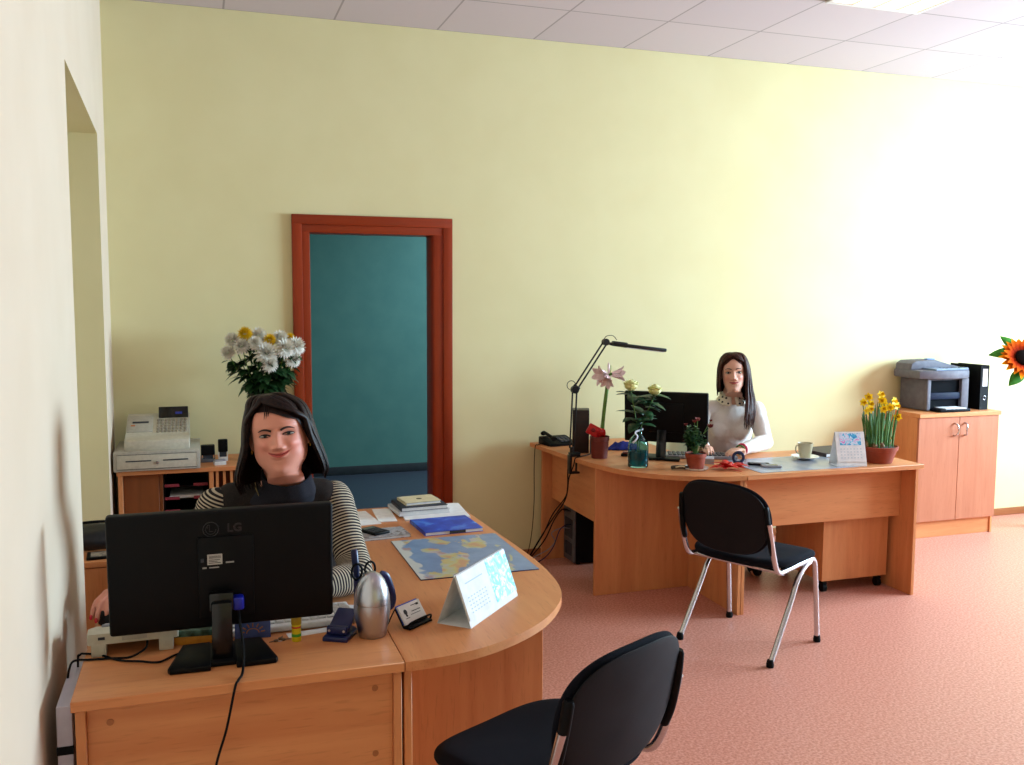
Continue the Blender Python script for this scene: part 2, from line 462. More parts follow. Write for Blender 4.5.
# far desk: rounded corner
t = thing('desk', 'rounded corner section of the far desk, carrying roses, amaryllis and black monitor', 'desk', (0, 0, 0), 0)
edge = bez([(1.945, 5.455), (1.962, 5.25), (1.982, 5.028), (2.006, 4.827), (2.036, 4.638), (2.100, 4.434), (2.200, 4.290), (2.324, 4.190), (2.460, 4.125), (2.6485, 4.092)], 5)
MB().prism([(p.x, p.y) for p in edge] + [(2.6485, 5.455)], DT-TH, DT, bevel=.002).build('tabletop', WX, t)
board('front_panel', t, WZ, 2.040, 2.6245, 4.640, 4.658, 0, DT-TH)
board('side_panel', t, WZ, 2.6245, 2.6445, 4.118, 4.66, 0, DT-TH)
board('modesty_panel', t, WY, 2.075, 2.093, 4.658, 5.40, .395, DT-TH)
board('end_panel', t, WZ, 2.010, 2.620, 5.40, 5.42, 0, DT-TH)
for x in (2.15, 2.55): MB().cyl((x, 4.6385, .70), (x, 4.6403, .70), .007, n=12).build('screw_cover', mat('fitting cap dark', '#7a4526', .5), t)
# far desk: straight section
t = thing('desk', 'straight section of the far desk with cup, calendar and potted daffodils, drawer unit underneath', 'desk', (0, 0, 0), 0)
board('tabletop', t, WX, 2.6505, 3.775, 4.090, 4.715, DT-TH, DT, bevel=.002)
board('side_panel', t, WZ, 3.738, 3.758, 4.112, 4.70, 0, DT-TH)
board('side_panel', t, WZ, 2.6465, 2.6655, 4.118, 4.66, 0, DT-TH)
board('modesty_panel', t, WX, 2.6655, 3.738, 4.225, 4.243, .43, DT-TH)
# drawer pedestal on casters
t = thing('drawer_unit', 'low beech drawer unit on black casters under the far desk', 'drawer unit', (3.50, 4.285, 0), 0)
board('carcass', t, WZ, -.225, .215, .018, .44, .07, .59)
board('back_panel', t, WZ, -.225, .215, 0, .018, .07, .59)
for k in range(3):
    d = board('drawer', t, WX, -.222, .212, .44, .458, .075+.172*k, .242+.172*k)
    MB().tube([(-.05, .458, .16+.172*k), (-.05, .478, .16+.172*k), (.05, .478, .16+.172*k), (.05, .458, .16+.172*k)], .004, 8).build('handle', CHROME, d)
for sx in (-.19, .18):
    for sy in (.035, .40):
        c = MB(); c.cyl((sx-.012, sy, .024), (sx+.012, sy, .024), .024, n=18); c.cyl((sx, sy, .040), (sx, sy, .07), .010, n=10); c.box((sx, sy, .05), (.03, .036, .016), bevel=.004)
        c.build('caster', BLACKP, t)
# filing cabinet against the back wall
t = thing('cabinet', 'beech two door cabinet with plinth carrying the grey printer', 'cabinet', (0, 0, 0), 0)
x0, x1, y0 = 4.622, 5.318, 5.075
board('side_panel', t, WZ, x0, x0+.018, y0+.018, YB-.016, 0, .845); board('side_panel', t, WZ, x1-.018, x1, y0+.018, YB-.016, 0, .845)
board('top', t, WX, x0-.004, x1+.010, y0-.010, YB-.016, .845, .875, bevel=.003)
board('back_panel', t, WZ, x0+.018, x1-.018, YB-.024, YB-.016, .10, .845)
board('shelf', t, WX, x0+.018, x1-.018, y0+.05, YB-.024, .46, .478)
board('plinth', t, WX, x0+.018, x1-.018, y0+.028, y0+.046, 0, .115)
board('bottom', t, WX, x0+.018, x1-.018, y0+.018, YB-.024, .115, .133)
xm = (x0+x1)/2
for s, a, b_ in ((-1, x0+.002, xm-.0015), (1, xm+.0015, x1-.002)):
    d = board('door', t, PINKW, a, b_, y0, y0+.018, .12, .843)
    hx = xm + s*.046
    MB().tube(bez([(hx, y0, .800), (hx-s*.004, y0-.026, .790), (hx-s*.012, y0-.032, .755), (hx-s*.004, y0-.026, .722), (hx, y0, .712)], 6), .006, 10).build('handle', CHROME, d)
# second cabinet removed
# register table against the back wall
t = thing('side_table', 'beech side table with pigeonholes under the cash register, by the back wall', 'table', (0, 0, 0), 0)
tx0, tx1, ty0, ty1, tz = -.425, .455, 5.06, YB-.018, .760
board('top', t, WX, tx0, tx1, ty0, ty1, tz-.022, tz)
for xx in (tx0+.004, .022, tx1-.024): board('upright', t, WZ, xx, xx+.022, ty0+.012, ty1-.01, 0, tz-.022)
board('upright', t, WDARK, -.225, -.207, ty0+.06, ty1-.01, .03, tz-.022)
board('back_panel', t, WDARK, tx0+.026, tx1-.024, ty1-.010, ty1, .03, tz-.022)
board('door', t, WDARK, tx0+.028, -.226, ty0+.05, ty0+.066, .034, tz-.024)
board('bottom', t, WX, tx0+.026, tx1-.024, ty0+.02, ty1-.01, .012, .03)
board('shelf', t, WX, .044, tx1-.024, ty0+.03, ty1-.01, .42, .436)
b = MB()
for k in range(9): b.bx(.056+.036*k, .070+.036*k, ty0+.018, ty0+.028, .44, tz-.024)
b.build('slats', WZ, t)
WINE = mat('wine red plastic', '#8c3040', .45)
for k in range(4):
    z = .45 + .068*k
    q = thing('letter_tray', ['black letter tray with red lip, lowest of the four under the cash register', 'black letter tray with red lip, second from the bottom under the cash register', 'black letter tray holding white papers, below the topmost tray', 'black letter tray with red lip, topmost under the cash register'][k], 'letter tray', (-.0925, 5.13, z), 0, 'letter trays in the pigeonhole')
    b = MB(); b.bx(-.110, .110, 0, .28, 0, .004).bx(-.110, -.106, 0, .28, .004, .068).bx(.106, .110, 0, .28, .004, .068).bx(-.106, .106, .276, .28, .004, .064)
    b.build('tray', BLACKP, q)
    for s in (-1, 1): MB().bx(s*.108, s*.035, -.006, 0, 0, .016, bevel=.002).build('lip', WINE, q)
tag(MB().bx(-.085, .085, 0, .24, 0, .014, bevel=.001, seg=1).build('paper_stack', PAPER, None, (-.0925, 5.145, .590)), 'white paper stack lying in a letter tray under the cash register', 'papers')
# trays need something beneath them
board('shelf', bpy.data.objects['side_table'], WX, -.206, .021, 5.09, ty1-.012, .430, .450)
# low cabinet in the recess
t = thing('low_cabinet', 'low beech cabinet in the wall recess at the left, partly behind the monitor', 'cabinet', (0, 0, 0), 0)
board('carcass', t, WX, -.86, -.10, 3.972, 4.40, .0, .578); board('top', t, WX, -.87, -.09, 3.95, 4.41, .578, .60)
for a, b_ in ((-.857, -.482), (-.478, -.103)):
    d = board('door', t, WZ, a, b_, 3.955, 3.972, .06, .574)
    MB().tube([(b_-.04, 3.955, .47), (b_-.04, 3.933, .47), (b_-.04, 3.933, .39), (b_-.04, 3.955, .39)], .005, 8).build('handle', CHROME, d)

# ------------------------------------------------------------------ visitor chairs
def visitor_chair(label):
    t = thing('visitor_chair', label, 'chair', (0, 0, 0), 0, 'black visitor chairs')
    # seat pad
    n = 28; top = []; P = []
    def outline(a, s=1.0):
        ex = 4.2
        c, sn = math.cos(a), math.sin(a)
        r = (abs(c)**ex + abs(sn)**ex) ** (-1/ex)
        x = .258*r*c*s; y = .232*r*sn*s
        x *= 1 - .10*max(0, -(y/.232))**2
        return x, y
    sec = [(.0, .462, 0), (.55, .463, 0), (.86, .466, 0), (.96, .462, 0), (1.0, .447, 0), (.985, .430, 0), (.90, .420, 0), (.5, .418, 0), (0, .418, 0)]
    rows = []
    for s, z, _ in sec:
        row = []
        for k in range(48):
            x, y = outline(2*PI*k/48, max(s, .001))
            zz = z - .020*ss(.08, .235, y) + .006*ss(-.1, -.24, y) + (.010*(x/.258)**2 if z > .44 else .004*(x/.258)**2)
            row.append((x, y+.012, zz))
        rows.append(row)
    b = MB(); b.grid(rows, closev=True); bmesh.ops.remove_doubles(b.bm, verts=b.bm.verts, dist=.0006)
    b.build('seat', FABRIC, t, smooth=80, mods=[('SUBSURF', dict(levels=1, render_levels=1))])
    # backrest: padded front, plastic shell behind
    def bpt(u, v, off):
        """u,v in -1..1 over the backrest"""
        x = .236*u; z = .652 + .172*v
        y = -.250 - .034*v - .034*(1-u*u)*.9 + off
        return Vector((x, y, z))
    def shell(off_f, off_b, scale):
        rows = []
        prof = [(0, off_f), (.6, off_f+.002), (.9, off_f-.002), (1, (off_f*.7+off_b*.3)), (1, (off_f*.3+off_b*.7)), (.92, off_b+.002), (.6, off_b), (0, off_b)]
        for s, o_ in prof:
            row = []
            for k in range(48):
                a = 2*PI*k/48; ex = 3.0
                c, sn = math.cos(a), math.sin(a); r = (abs(c)**ex + abs(sn)**ex) ** (-1/ex)
                u, v = c*r*s*scale, sn*r*s*scale
                u *= (1 - .10*max(0, -v))
                row.append(bpt(u, v, o_))
            rows.append(row)
        bb = MB(); bb.grid(rows, closev=True); bmesh.ops.remove_doubles(bb.bm, verts=bb.bm.verts, dist=.0006)
        return bb
    shell(.030, -.004, 1.0).build('backrest', FABRIC, t, smooth=80, mods=[('SUBSURF', dict(levels=1, render_levels=1))])
    shell(-.002, -.014, .965).build('back_shell', DARKFAB, t, smooth=80, mods=[('SUBSURF', dict(levels=1, render_levels=1))])
    for s in (-1, 1):
        x = s*.238
        f = bez([(x*1.02, .212, .012), (x*1.01, .196, .20), (x, .178, .36), (x, .165, .408), (x, .130, .424), (x, .05, .424), (x, -.10, .418), (x, -.165, .420), (x, -.200, .450), (x, -.232, .53), (x*.99, -.268, .66)], 6)
        MB().tube(f, .0125, 14).build('side_frame', CHROME, t)
        MB().tube(bez([(x*1.0, .125, .414), (x*1.0, .06, .392), (x*1.01, -.01, .34), (x*1.015, -.06, .26), (x*1.02, -.235, .012)], 6), .0125, 14).build('rear_leg', CHROME, t)
        for y in (.212, -.235):
            MB().lathe([(.013, .0), (.017, .001), (.018, .012), (.0145, .030), (.0128, .034)], 18, (x*1.02, y, 0)).build('foot_cap', RUBBER, t)
        sl = MB(); sl.tube(bez([(x*.98, -.222, .51), (x*.97, -.246, .57), (x*.955, -.266, .66), (x*.93, -.276, .735)], 6), [.012]+[.0155]*17+[.012], 14, flat=.8)
        sl.build('upright_sleeve', BLACKP, t)
    b = MB(); b.tube([(-.238, .06, .412), (.238, .06, .412)], .010, 12); b.tube([(-.238, -.13, .410), (.238, -.13, .410)], .010, 12)
    b.build('cross_bar', CHROME, t)
    return t
ch = visitor_chair('black visitor chair with chrome legs facing the far desk, whole chair in view')
snapshot()
dup(ch, (.852, 2.258, 0), R(27.2), 'black visitor chair in the foreground below the rounded desk end, mostly cut off')
ch.location = (2.496, 3.799, 0); ch.rotation_euler = (0, 0, R(-63.2))

# ------------------------------------------------------------------ office chairs
def office_chair(label, loc, rz):
    t = thing('office_chair', label, 'chair', loc, rz, 'black office chairs')
    MB().box((0, 0, .435), (.48, .46, .07), bevel=.03, seg=4).build('seat', FABRIC, t)
    rows = []
    bk = MB(); bk.box((0, .245, .70), (.43, .05, .36), rot=Matrix.Rotation(R(-6), 3, 'X'), bevel=.022, seg=4); bk.build('backrest', FABRIC, t)
    MB().tube(bez([(0, .14, .392), (0, .26, .392), (0, .295, .44), (0, .300, .62)], 6), .016, 10, flat=1.6).build('back_bar', BLACKP, t)
    MB().cyl((0, 0, .10), (0, 0, .40), .025).build('gas_lift', BLACKM, t)
    for k in range(5):
        a = R(72*k+18)
        g = MB(); g.tube([(0, 0, .115), (.14*math.cos(a), .14*math.sin(a), .105), (.29*math.cos(a), .29*math.sin(a), .075)], [.032, .026, .018], 10, flat=.8)
        lg = g.build('leg', BLACKP, t)
        c = MB(); x, y = .285*math.cos(a), .285*math.sin(a)
        for d in (-.014, .014): c.cyl((x-math.sin(a)*(d-.008), y+math.cos(a)*(d-.008), .026), (x-math.sin(a)*(d+.008), y+math.cos(a)*(d+.008), .026), .026, n=18)
        c.cyl((x, y, .026), (x, y, .075), .008, n=8); c.box((x, y, .052), (.03, .03, .014), bevel=.004)
        c.build('caster', BLACKP, lg)
    return t
# ------------------------------------------------------------------ shared small builders
def book(name, label, cat, loc, rz, sx, sy, h, cover, group=None, pages=PAPER):
    t = thing(name, label, cat, loc, rz, group)
    MB().bx(-sx/2+.003, sx/2-.003, -sy/2+.003, sy/2-.003, .0012, h-.0012).build('pages', pages, t, smooth=0)
    b = MB(); b.bx(-sx/2, sx/2, -sy/2, sy/2, 0, .0014).bx(-sx/2, sx/2, -sy/2, sy/2, h-.0014, h).bx(-sx/2, -sx/2+.0016, -sy/2, sy/2, 0, h)
    b.build('cover', cover, t, smooth=0)
    return t
def sheet(label, loc, rz, sx, sy, h=.0008, m=PAPER, group=None, name='paper_sheet', cat='paper'):
    return tag(MB().bx(-sx/2, sx/2, -sy/2, sy/2, 0, h).build(name, m, None, smooth=0), label, cat, group, loc, rz)
def frame_of(origin, xdir, ydir):
    x = Vector(xdir).normalized(); y = Vector(ydir); y = (y - x*y.dot(x)).normalized(); z = x.cross(y)
    M = Matrix((x, y, z)).transposed().to_4x4(); M.translation = Vector(origin); return M
def leaf(mb, base, d, up, ln, wd, bend=.3, n=6, fold=.15):
    """pointed leaf with a folded midrib, from base along d, drooping against up"""
    d = Vector(d).normalized(); up = Vector(up); up = (up - d*up.dot(d))
    if up.length < 1e-4: up = d.orthogonal()
    up.normalize(); s = d.cross(up); rows = []
    for i in range(n+1):
        t = i/n; w = wd*.5*math.sin(PI*min(1, t**.75*.985+.015))**.9
        c = Vector(base) + d*ln*t*(1-.15*bend*t) - up*ln*bend*t*t*.6
        rows.append([c - s*w + up*w*fold, c, c + s*w + up*w*fold])
    mb.grid(rows)
def text_lines(mb, M, rows):
    """thin printed strokes on a plane: rows of (x0, x1, y, h)"""
    for x0, x1, y, h in rows:
        mb.box(((x0+x1)/2, y, 0), (abs(x1-x0), h, .0005), M=M)
INK = mat('grey print', '#7d8288', .7)
INKD = mat('dark print', '#2c2f36', .7)

# ------------------------------------------------------------------ near desk: monitor seen from behind
t = thing('monitor', 'large black widescreen monitor seen from behind on the near desk', 'monitor', (.033, 2.395, DT))
tilt = Matrix.Rotation(R(4), 3, 'X')
MP = Matrix.Translation((.008, .028, .227)) @ tilt.to_4x4()
MONB = noisy('monitor back plastic', '#070709', '#09090b', 500, .5, .1, 500, spec=.16)
b = MB(); b.box((0, 0, 0), (.545, .034, .306), bevel=.008, seg=3, M=MP);
body = b.build('housing', MONB, t)
MB().box((.005, -.019, -.018), (.134, .010, .212), bevel=.0035, seg=2, M=MP).build('rear_plate', MONB, t)
MB().box((0, .0172, .003), (.522, .0016, .282), M=MP).build('screen', BLACKG, t)
LOGO = mat('embossed logo', '#1c1c20', .3)
b = MB(); add_text(b, 'LG', .030, MP @ Matrix.Translation((.027, -.0172, .106)) @ Matrix.Rotation(R(90), 4, 'X'), .0006, .0008)
b.build('logo_lettering', LOGO, body); b = MB()
lm = MP @ Matrix.Translation((-.030, -.0172, .106)) @ Matrix.Rotation(R(90), 4, 'X')
ring = [lm @ Vector((.0185*math.cos(a), .0185*math.sin(a), 0)) for a in [2*PI*k/28 for k in range(28)]]
b.tube(ring, .0013, 6, closed=True)
b.box((-.003, .002, 0), (.0016, .016, .001), M=lm); b.box((.001, -.0055, 0), (.009, .0016, .001), M=lm); b.ell((-.008, .005, 0), (.0018, .0018, .0008), M=lm, u=10, v=6)
b.tube([lm @ Vector((.0125*math.cos(a), .0125*math.sin(a), 0)) for a in [R(k*20) for k in range(5, 19)]], .0009, 6)
b.build('logo_emblem', LOGO, body)
sm = MP @ Matrix.Translation((-.022, -.0244, .030)) @ Matrix.Rotation(R(90), 4, 'X')
MB().box((0, 0, 0), (.036, .027, .0008), M=sm).build('label_sticker', noisy('sticker paper', '#b9b4ac', '#aaa69f', 400, .6), t, smooth=0)
b = MB()
for k in range(11): b.box((-.013+.0026*k, .006, .0006), (.0012, .007, .0004), M=sm)
text_lines(b, sm @ Matrix.Translation((0, 0, .0006)), [(-.015, .012, -.001, .0016), (-.015, .006, -.005, .0016), (-.015, .014, -.009, .0016)])
b.box((-.030, -.001, 0), (.008, .010, .0006), M=sm)
b.build('barcode', INKD, t, smooth=0)
b = MB(); text_lines(b, sm, [(.026, .046, -.010, .004), (-.014, .010, -.021, .003), (-.030, -.020, -.021, .004)]); b.build('print_marks', mat('pale print', '#98948d', .6), t, smooth=0)
nb = MB(); nb.box((-.001, -.030, .082), (.050, .022, .145), bevel=.005, seg=2); nb.box((-.001, -.008, .150), (.060, .030, .05), bevel=.006)
nb.build('stand_neck', BLACKG, t)
bp = MB()
for s in (-1, 1):
    x_in = .030*s; 
    poly = [(x_in, -.082), (s*.125, -.080), (s*.130, -.070), (s*.098, .082), (x_in, .084)]
    if s < 0: poly = poly[::-1]
    bp.prism(poly, 0, .016, bevel=.005)
bp.bx(-.034, .032, -.060, .080, .001, .013, bevel=.003)
bp.build('stand_base', BLACKP, t)
b = MB(); b.box((.040, -.004, .142), (.027, .034, .034), bevel=.006, seg=2); b.build('cable_plug', BLUE, t)
c = MB(); c.tube(bez([(.073, 2.392, .870), (.074, 2.352, .850), (.080, 2.318, .80), (.079, 2.300, .765), (.074, 2.262, .7505), (.063, 2.225, .7495), (.055, 2.2155, .735), (.034, 2.212, .64), (.006, 2.214, .54), (-.006, 2.214, .40), (.0, 2.214, .15), (.02, 2.19, .006), (.10, 2.12, .005)], 8), .0032, 8)
tag(c.build('monitor_cable', BLACKP), 'black cable hanging from the blue plug over the near desk front', 'cable')

# beige telephone with raised rear feet
t = thing('telephone', 'beige desk telephone on raised feet, left of the near monitor stand', 'telephone', (-.180, 2.492, DT))
prof = [(0, .032), (0, .060), (.03, .066), (.175, .022), (.19, .008), (.19, .004), (.02, .026)]
b = MB(); M = Matrix(((0, 0, 1, 0), (1, 0, 0, 0), (0, 1, 0, 0), (0, 0, 0, 1)))
b.prism(prof, -.112, .105, bevel=.004, M=M); b.build('body', BEIGE, t)
b = MB()
for s in (-.085, .075): b.box((s, .012, .017), (.034, .024, .034), bevel=.004)
for i, s in enumerate((-.085, .075)):
    f = MB(); f.box((s, .012, .018), (.036, .026, .036), bevel=.004); f.build('foot', BEIGE, t)
b.bm.free()
k_ = MB()
for i in range(4):
    for j in range(3): k_.box((-.075+.024*j, .07+.022*i, .0565-.0066*i), (.016, .014, .008), rot=Matrix.Rotation(R(-17), 3, 'X'), bevel=.002)
k_.build('keypad', GREYP, t)
h = MB(); h.tube(bez([(.078, .03, .072), (.078, .06, .080), (.078, .10, .066), (.078, .145, .046), (.078, .165, .036)], 5), [.020]*4+[.014]*14+[.020]*3, 12, flat=.7); h.build('handset', BEIGE, t)
MB().box((-.078, -.0006, .048), (.016, .002, .007)).build('socket', INKD, t)
MB().box((.0, -.0004, .046), (.06, .002, .016), bevel=.001).build('port_cover', BEIGE2, t)
c = MB(); c.tube(bez([(-.150, 2.500, .775), (-.155, 2.480, .760), (-.19, 2.462, .7485), (-.24, 2.468, .7485), (-.29, 2.475, .7485), (-.314, 2.480, .7485), (-.328, 2.470, .742), (-.334, 2.45, .70), (-.332, 2.44, .60)], 7), .0028, 8)
tag(c.build('telephone_cable', BLACKP), 'black cable from the beige telephone looping over the left desk edge', 'cable')
c = MB(); c.tube(bez([(-.060, 2.455, .7485), (-.085, 2.440, .7485), (-.120, 2.405, .7485), (-.165, 2.425, .7485), (-.215, 2.448, .7485), (-.262, 2.498, .7485), (-.300, 2.520, .7485), (-.312, 2.521, .746), (-.318, 2.522, .72), (-.319, 2.522, .5), (-.318, 2.52, .2)], 7), .0028, 8)
tag(c.build('desk_cable', BLACKP), 'wavy black cable lying on the near desk left of the monitor stand', 'cable')
# mouse under her hand
t = thing('computer_mouse', 'black computer mouse under the woman\'s red nailed hand', 'mouse', (-.262, 2.768, DT), R(12))
b = MB(); b.ell((0, 0, .006), (.031, .056, .030), u=24, v=14)
for v in b.bm.verts: v.co.z = max(v.co.z, 0)
b.build('shell', BLACKP, t)
MB().cyl((-.004, -.030, .030), (.004, -.030, .030), .009, n=16).build('scroll_wheel', RUBBER, t)
# white keyboard
t = thing('keyboard', 'white computer keyboard behind the near monitor, right end showing', 'keyboard', (.172, 2.602, DT), R(2))
b = MB(); b.box((0, 0, .011), (.436, .150, .018), bevel=.006, seg=3); b.build('case', WHITEP, t)
k_ = MB()
for i in range(5):
    for j in range(18): k_.box((-.196+.0231*j, -.046+.0225*i, .022), (.019, .018, .008), bevel=.0018, seg=1)
ko = k_.build('keys', noisy('key caps', '#d4d2cf', '#c8c6c3', 60, .5), t); 
# small boxes by the stand
GAME = noisy('dark green picture print', '#16301c', '#4a6a5a', 45, .5, lo=.45, hi=.7)
t = thing('card_box', 'yellow orange cardboard box with dark green picture lid, left of the monitor neck', 'box', (-.028, 2.545, DT), R(-6))
MB().bx(-.055, .050, -.035, .035, 0, .022, bevel=.001).build('box', noisy('orange card', '#d08a1c', '#c07c14', 40, .6), t)
MB().bx(-.056, .051, -.036, .036, .022, .038, bevel=.001).build('lid', GAME, t)
t = thing('postcard_box', 'small blue box with an orange sun drawing, right of the monitor neck', 'box', (.112, 2.515, DT), R(-3))
MB().bx(-.046, .046, -.008, .008, 0, .050, bevel=.001).build('box', noisy('slate blue card', '#4a5c9a', '#42538e', 60, .6), t)
b = MB(); Mb = Matrix.Translation((0, -.0083, .016)) @ Matrix.Rotation(R(90), 4, 'X')
b.tube([Mb @ Vector((.016*math.cos(a), .012*math.sin(a), 0)) for a in [R(15*k) for k in range(13)]], .0014, 6)
for k in range(7):
    a = R(8+27*k); b.tube([Mb @ Vector((.021*math.cos(a), .017*math.sin(a), 0)), Mb @ Vector((.032*math.cos(a), .027*math.sin(a), 0))], .0017, 6)
b.build('sun_print', mat('orange ink', '#b07038', .6), t)
# glue stick
t = thing('glue_stick', 'yellow glue stick with green and red label standing on the near desk', 'glue stick', (.221, 2.458, DT))
MB().lathe([(.0118, 0), (.0124, .001), (.0124, .046), (.0124, .0461)], 24).build('barrel', noisy('yellow barrel', '#d8c018', '#ccb412', 40, .4), t)
MB().lathe([(.0132, .046), (.0136, .048), (.0136, .066), (.0125, .069), (0, .069)], 24).build('cap', mat('dark yellow cap', '#a8880e', .4), t)
MB().lathe([(.0126, .013), (.0127, .013), (.0127, .021), (.0126, .021)], 24).build('green_band', mat('green print', '#3f9a28', .5), t)
MB().lathe([(.0126, .036), (.0127, .036), (.0127, .041), (.0126, .041)], 24).build('red_band', mat('red print', '#b83a1c', .5), t)
# papers by the keyboard
sheet('white paper sheet with print beside the glue stick', (.268, 2.508, DT), R(8), .135, .034, .0012)
t = thing('key_ring', 'tiny bunch of metal keys left of the glue stick', 'keys', (.178, 2.470, DT))
b = MB(); b.tube([(.008*math.cos(a), .008*math.sin(a), .0015) for a in [2*PI*k/16 for k in range(16)]], .0009, 6, closed=True); b.build('ring', SILVER, t)
for k, a in enumerate((0, 70, 200)):
    c, s = math.cos(R(a)), math.sin(R(a))
    b = MB(); b.tube([(.008*c, .008*s, .003), (.028*c, .028*s, .0025)], .0022, 6, flat=.5); b.cyl((.010*c, .010*s, .0008), (.010*c, .010*s, .0040), .006, n=12); b.build('key', mat('dull brass', '#6f604c', .4, .8), t)
# hole punch
t = thing('hole_punch', 'navy blue hole punch with raised lever beside the silver flask', 'hole punch', (.338, 2.455, DT), R(-28))
b = MB(); b.prism([(-.034, -.048), (.034, -.048), (.036, .030), (.022, .050), (-.022, .050), (-.036, .030)], 0, .013, bevel=.003); b.box((0, .0, .019), (.050, .045, .014), bevel=.003)
b.build('base', NAVY, t)
b = MB(); b.box((0, .018, .038), (.058, .090, .012), rot=Matrix.Rotation(R(21), 3, 'X'), bevel=.004); b.box((0, -.026, .026), (.056, .016, .022), bevel=.003); b.build('lever', NAVY, t)
for s in (-.020, .020): MB().cyl((s, -.0352, .026), (s, -.033, .026), .0035, n=12).build('pin', SILVER, t)
# silver flask
t = thing('thermos_flask', 'egg shaped satin silver thermos flask on the near desk', 'flask', (.420, 2.436, DT), R(0))
MB().lathe([(.034, 0), (.037, .002), (.0405, .02), (.0465, .05), (.0492, .078), (.0488, .092)], 48).build('body', SILVER, t, smooth=60)
MB().lathe([(.0484, .0925), (.0486, .094), (.0470, .112), (.0420, .134), (.0340, .153), (.0235, .167), (.0120, .1745), (0, .177)], 48).build('lid', SILVER, t, smooth=60)
b = MB(); b.tube(bez([(.028, .026, .158), (.043, .030, .150), (.055, .034, .120), (.062, .036, .090), (.060, .034, .072), (.052, .028, .066), (.044, .022, .072)], 6), .0075, 10, flat=1.5); b.build('handle', NAVY, t)
# pen cup with scissors
sheet('white note sheet under the navy pen cup behind the flask', (.435, 2.635, DT), R(-20), .13, .10, .0008)
t = thing('pen_cup', 'slim navy pen cup holding scissors behind the silver flask', 'pen cup', (.428, 2.625, DT+.0008))
MB().lathe([(.026, 0), (.027, .001), (.029, .098), (.0265, .098), (.025, .006), (0, .006)], 28).build('cup', NAVY, t)
t = thing('scissors', 'scissors with black ring handles standing in the navy pen cup', 'scissors', (.428, 2.622, DT+.0075), R(15))
for s in (-1, 1):
    b = MB(); b.tube([(-.006*s, .001*s, 0), (.004*s, .001*s, .085)], .0035, 6, flat=.35); b.build('blade', SILVER, t)
    b = MB(); b.tube([Vector((.021*s + .016*math.cos(a), .001*s, .118+.022*math.sin(a))) for a in [2*PI*k/22 for k in range(22)]], .0034, 8, closed=True); b.tube([(.004*s, .001*s, .083), (.010*s, .001*s, .100)], .004, 8); b.build('finger_ring', BLACKP, t)
t = thing('marker_pen', 'wide navy marker sticking out of the pen cup behind the flask', 'marker', (.418, 2.634, DT+.0075))
b = MB(); b.tube([(0, 0, 0), (-.008, .006, .110)], .0085, 14); b.build('barrel', NAVY, t)
b = MB(); b.tube([(-.008, .006, .110), (-.0125, .0095, .170), (-.013, .010, .176)], [.0105, .0105, .007], 14); b.build('cap', NAVY, t)
# business cards in wire holder
t = thing('card_holder', 'black wire holder with white business cards between flask and tent calendar', 'card holder', (.548, 2.482, DT), math.atan2(.071, .092))
Mc = frame_of((0, -.004, .010), (1, 0, 0), (0, .035, .049))
b = MB(); b.box((0, -.002, -.003), (.098, .006, .004), M=Mc)
b.tube(bez([(-.048, -.014, .004), (-.048, -.018, .016), (-.030, -.022, .022), (.030, -.022, .022), (.048, -.018, .016), (.048, -.014, .004)], 5), .003, 8)
b.box((0, -.010, .004), (.098, .026, .006), bevel=.002)
for s in (-.046, .046): b.tube([(s, .002, .003), (s, .034, .050), (s, .060, .003)], .0025, 8)
b.build('stand', BLACKP, t)
b = MB()
b.box((0, .028, 0), (.090, .055, .006), M=Mc); b.build('cards', PAPER, t, smooth=0)
b = MB(); b.box((.0, .032, -.0055), (.090, .056, .003), M=Mc); b.build('blue_card', noisy('blue card', '#3a58b8', '#334fa8', 40, .6), t, smooth=0)
Mt = Mc @ Matrix.Translation((0, 0, .0033))
b = MB(); text_lines(b, Mt, [(-.002, .034, .030, .0022), (-.010, .030, .022, .0014), (.004, .034, .046, .002), (-.034, -.018, .016, .0016)]); b.ell((-.026, .034, 0), (.007, .008, .0006), M=Mt, u=14, v=6); b.ell((-.026, .024, 0), (.004, .004, .0006), M=Mt, u=10, v=6); b.box((.030, .045, 0), (.010, .006, .0006), M=Mt)
b.build('print', INKD, t, smooth=0)
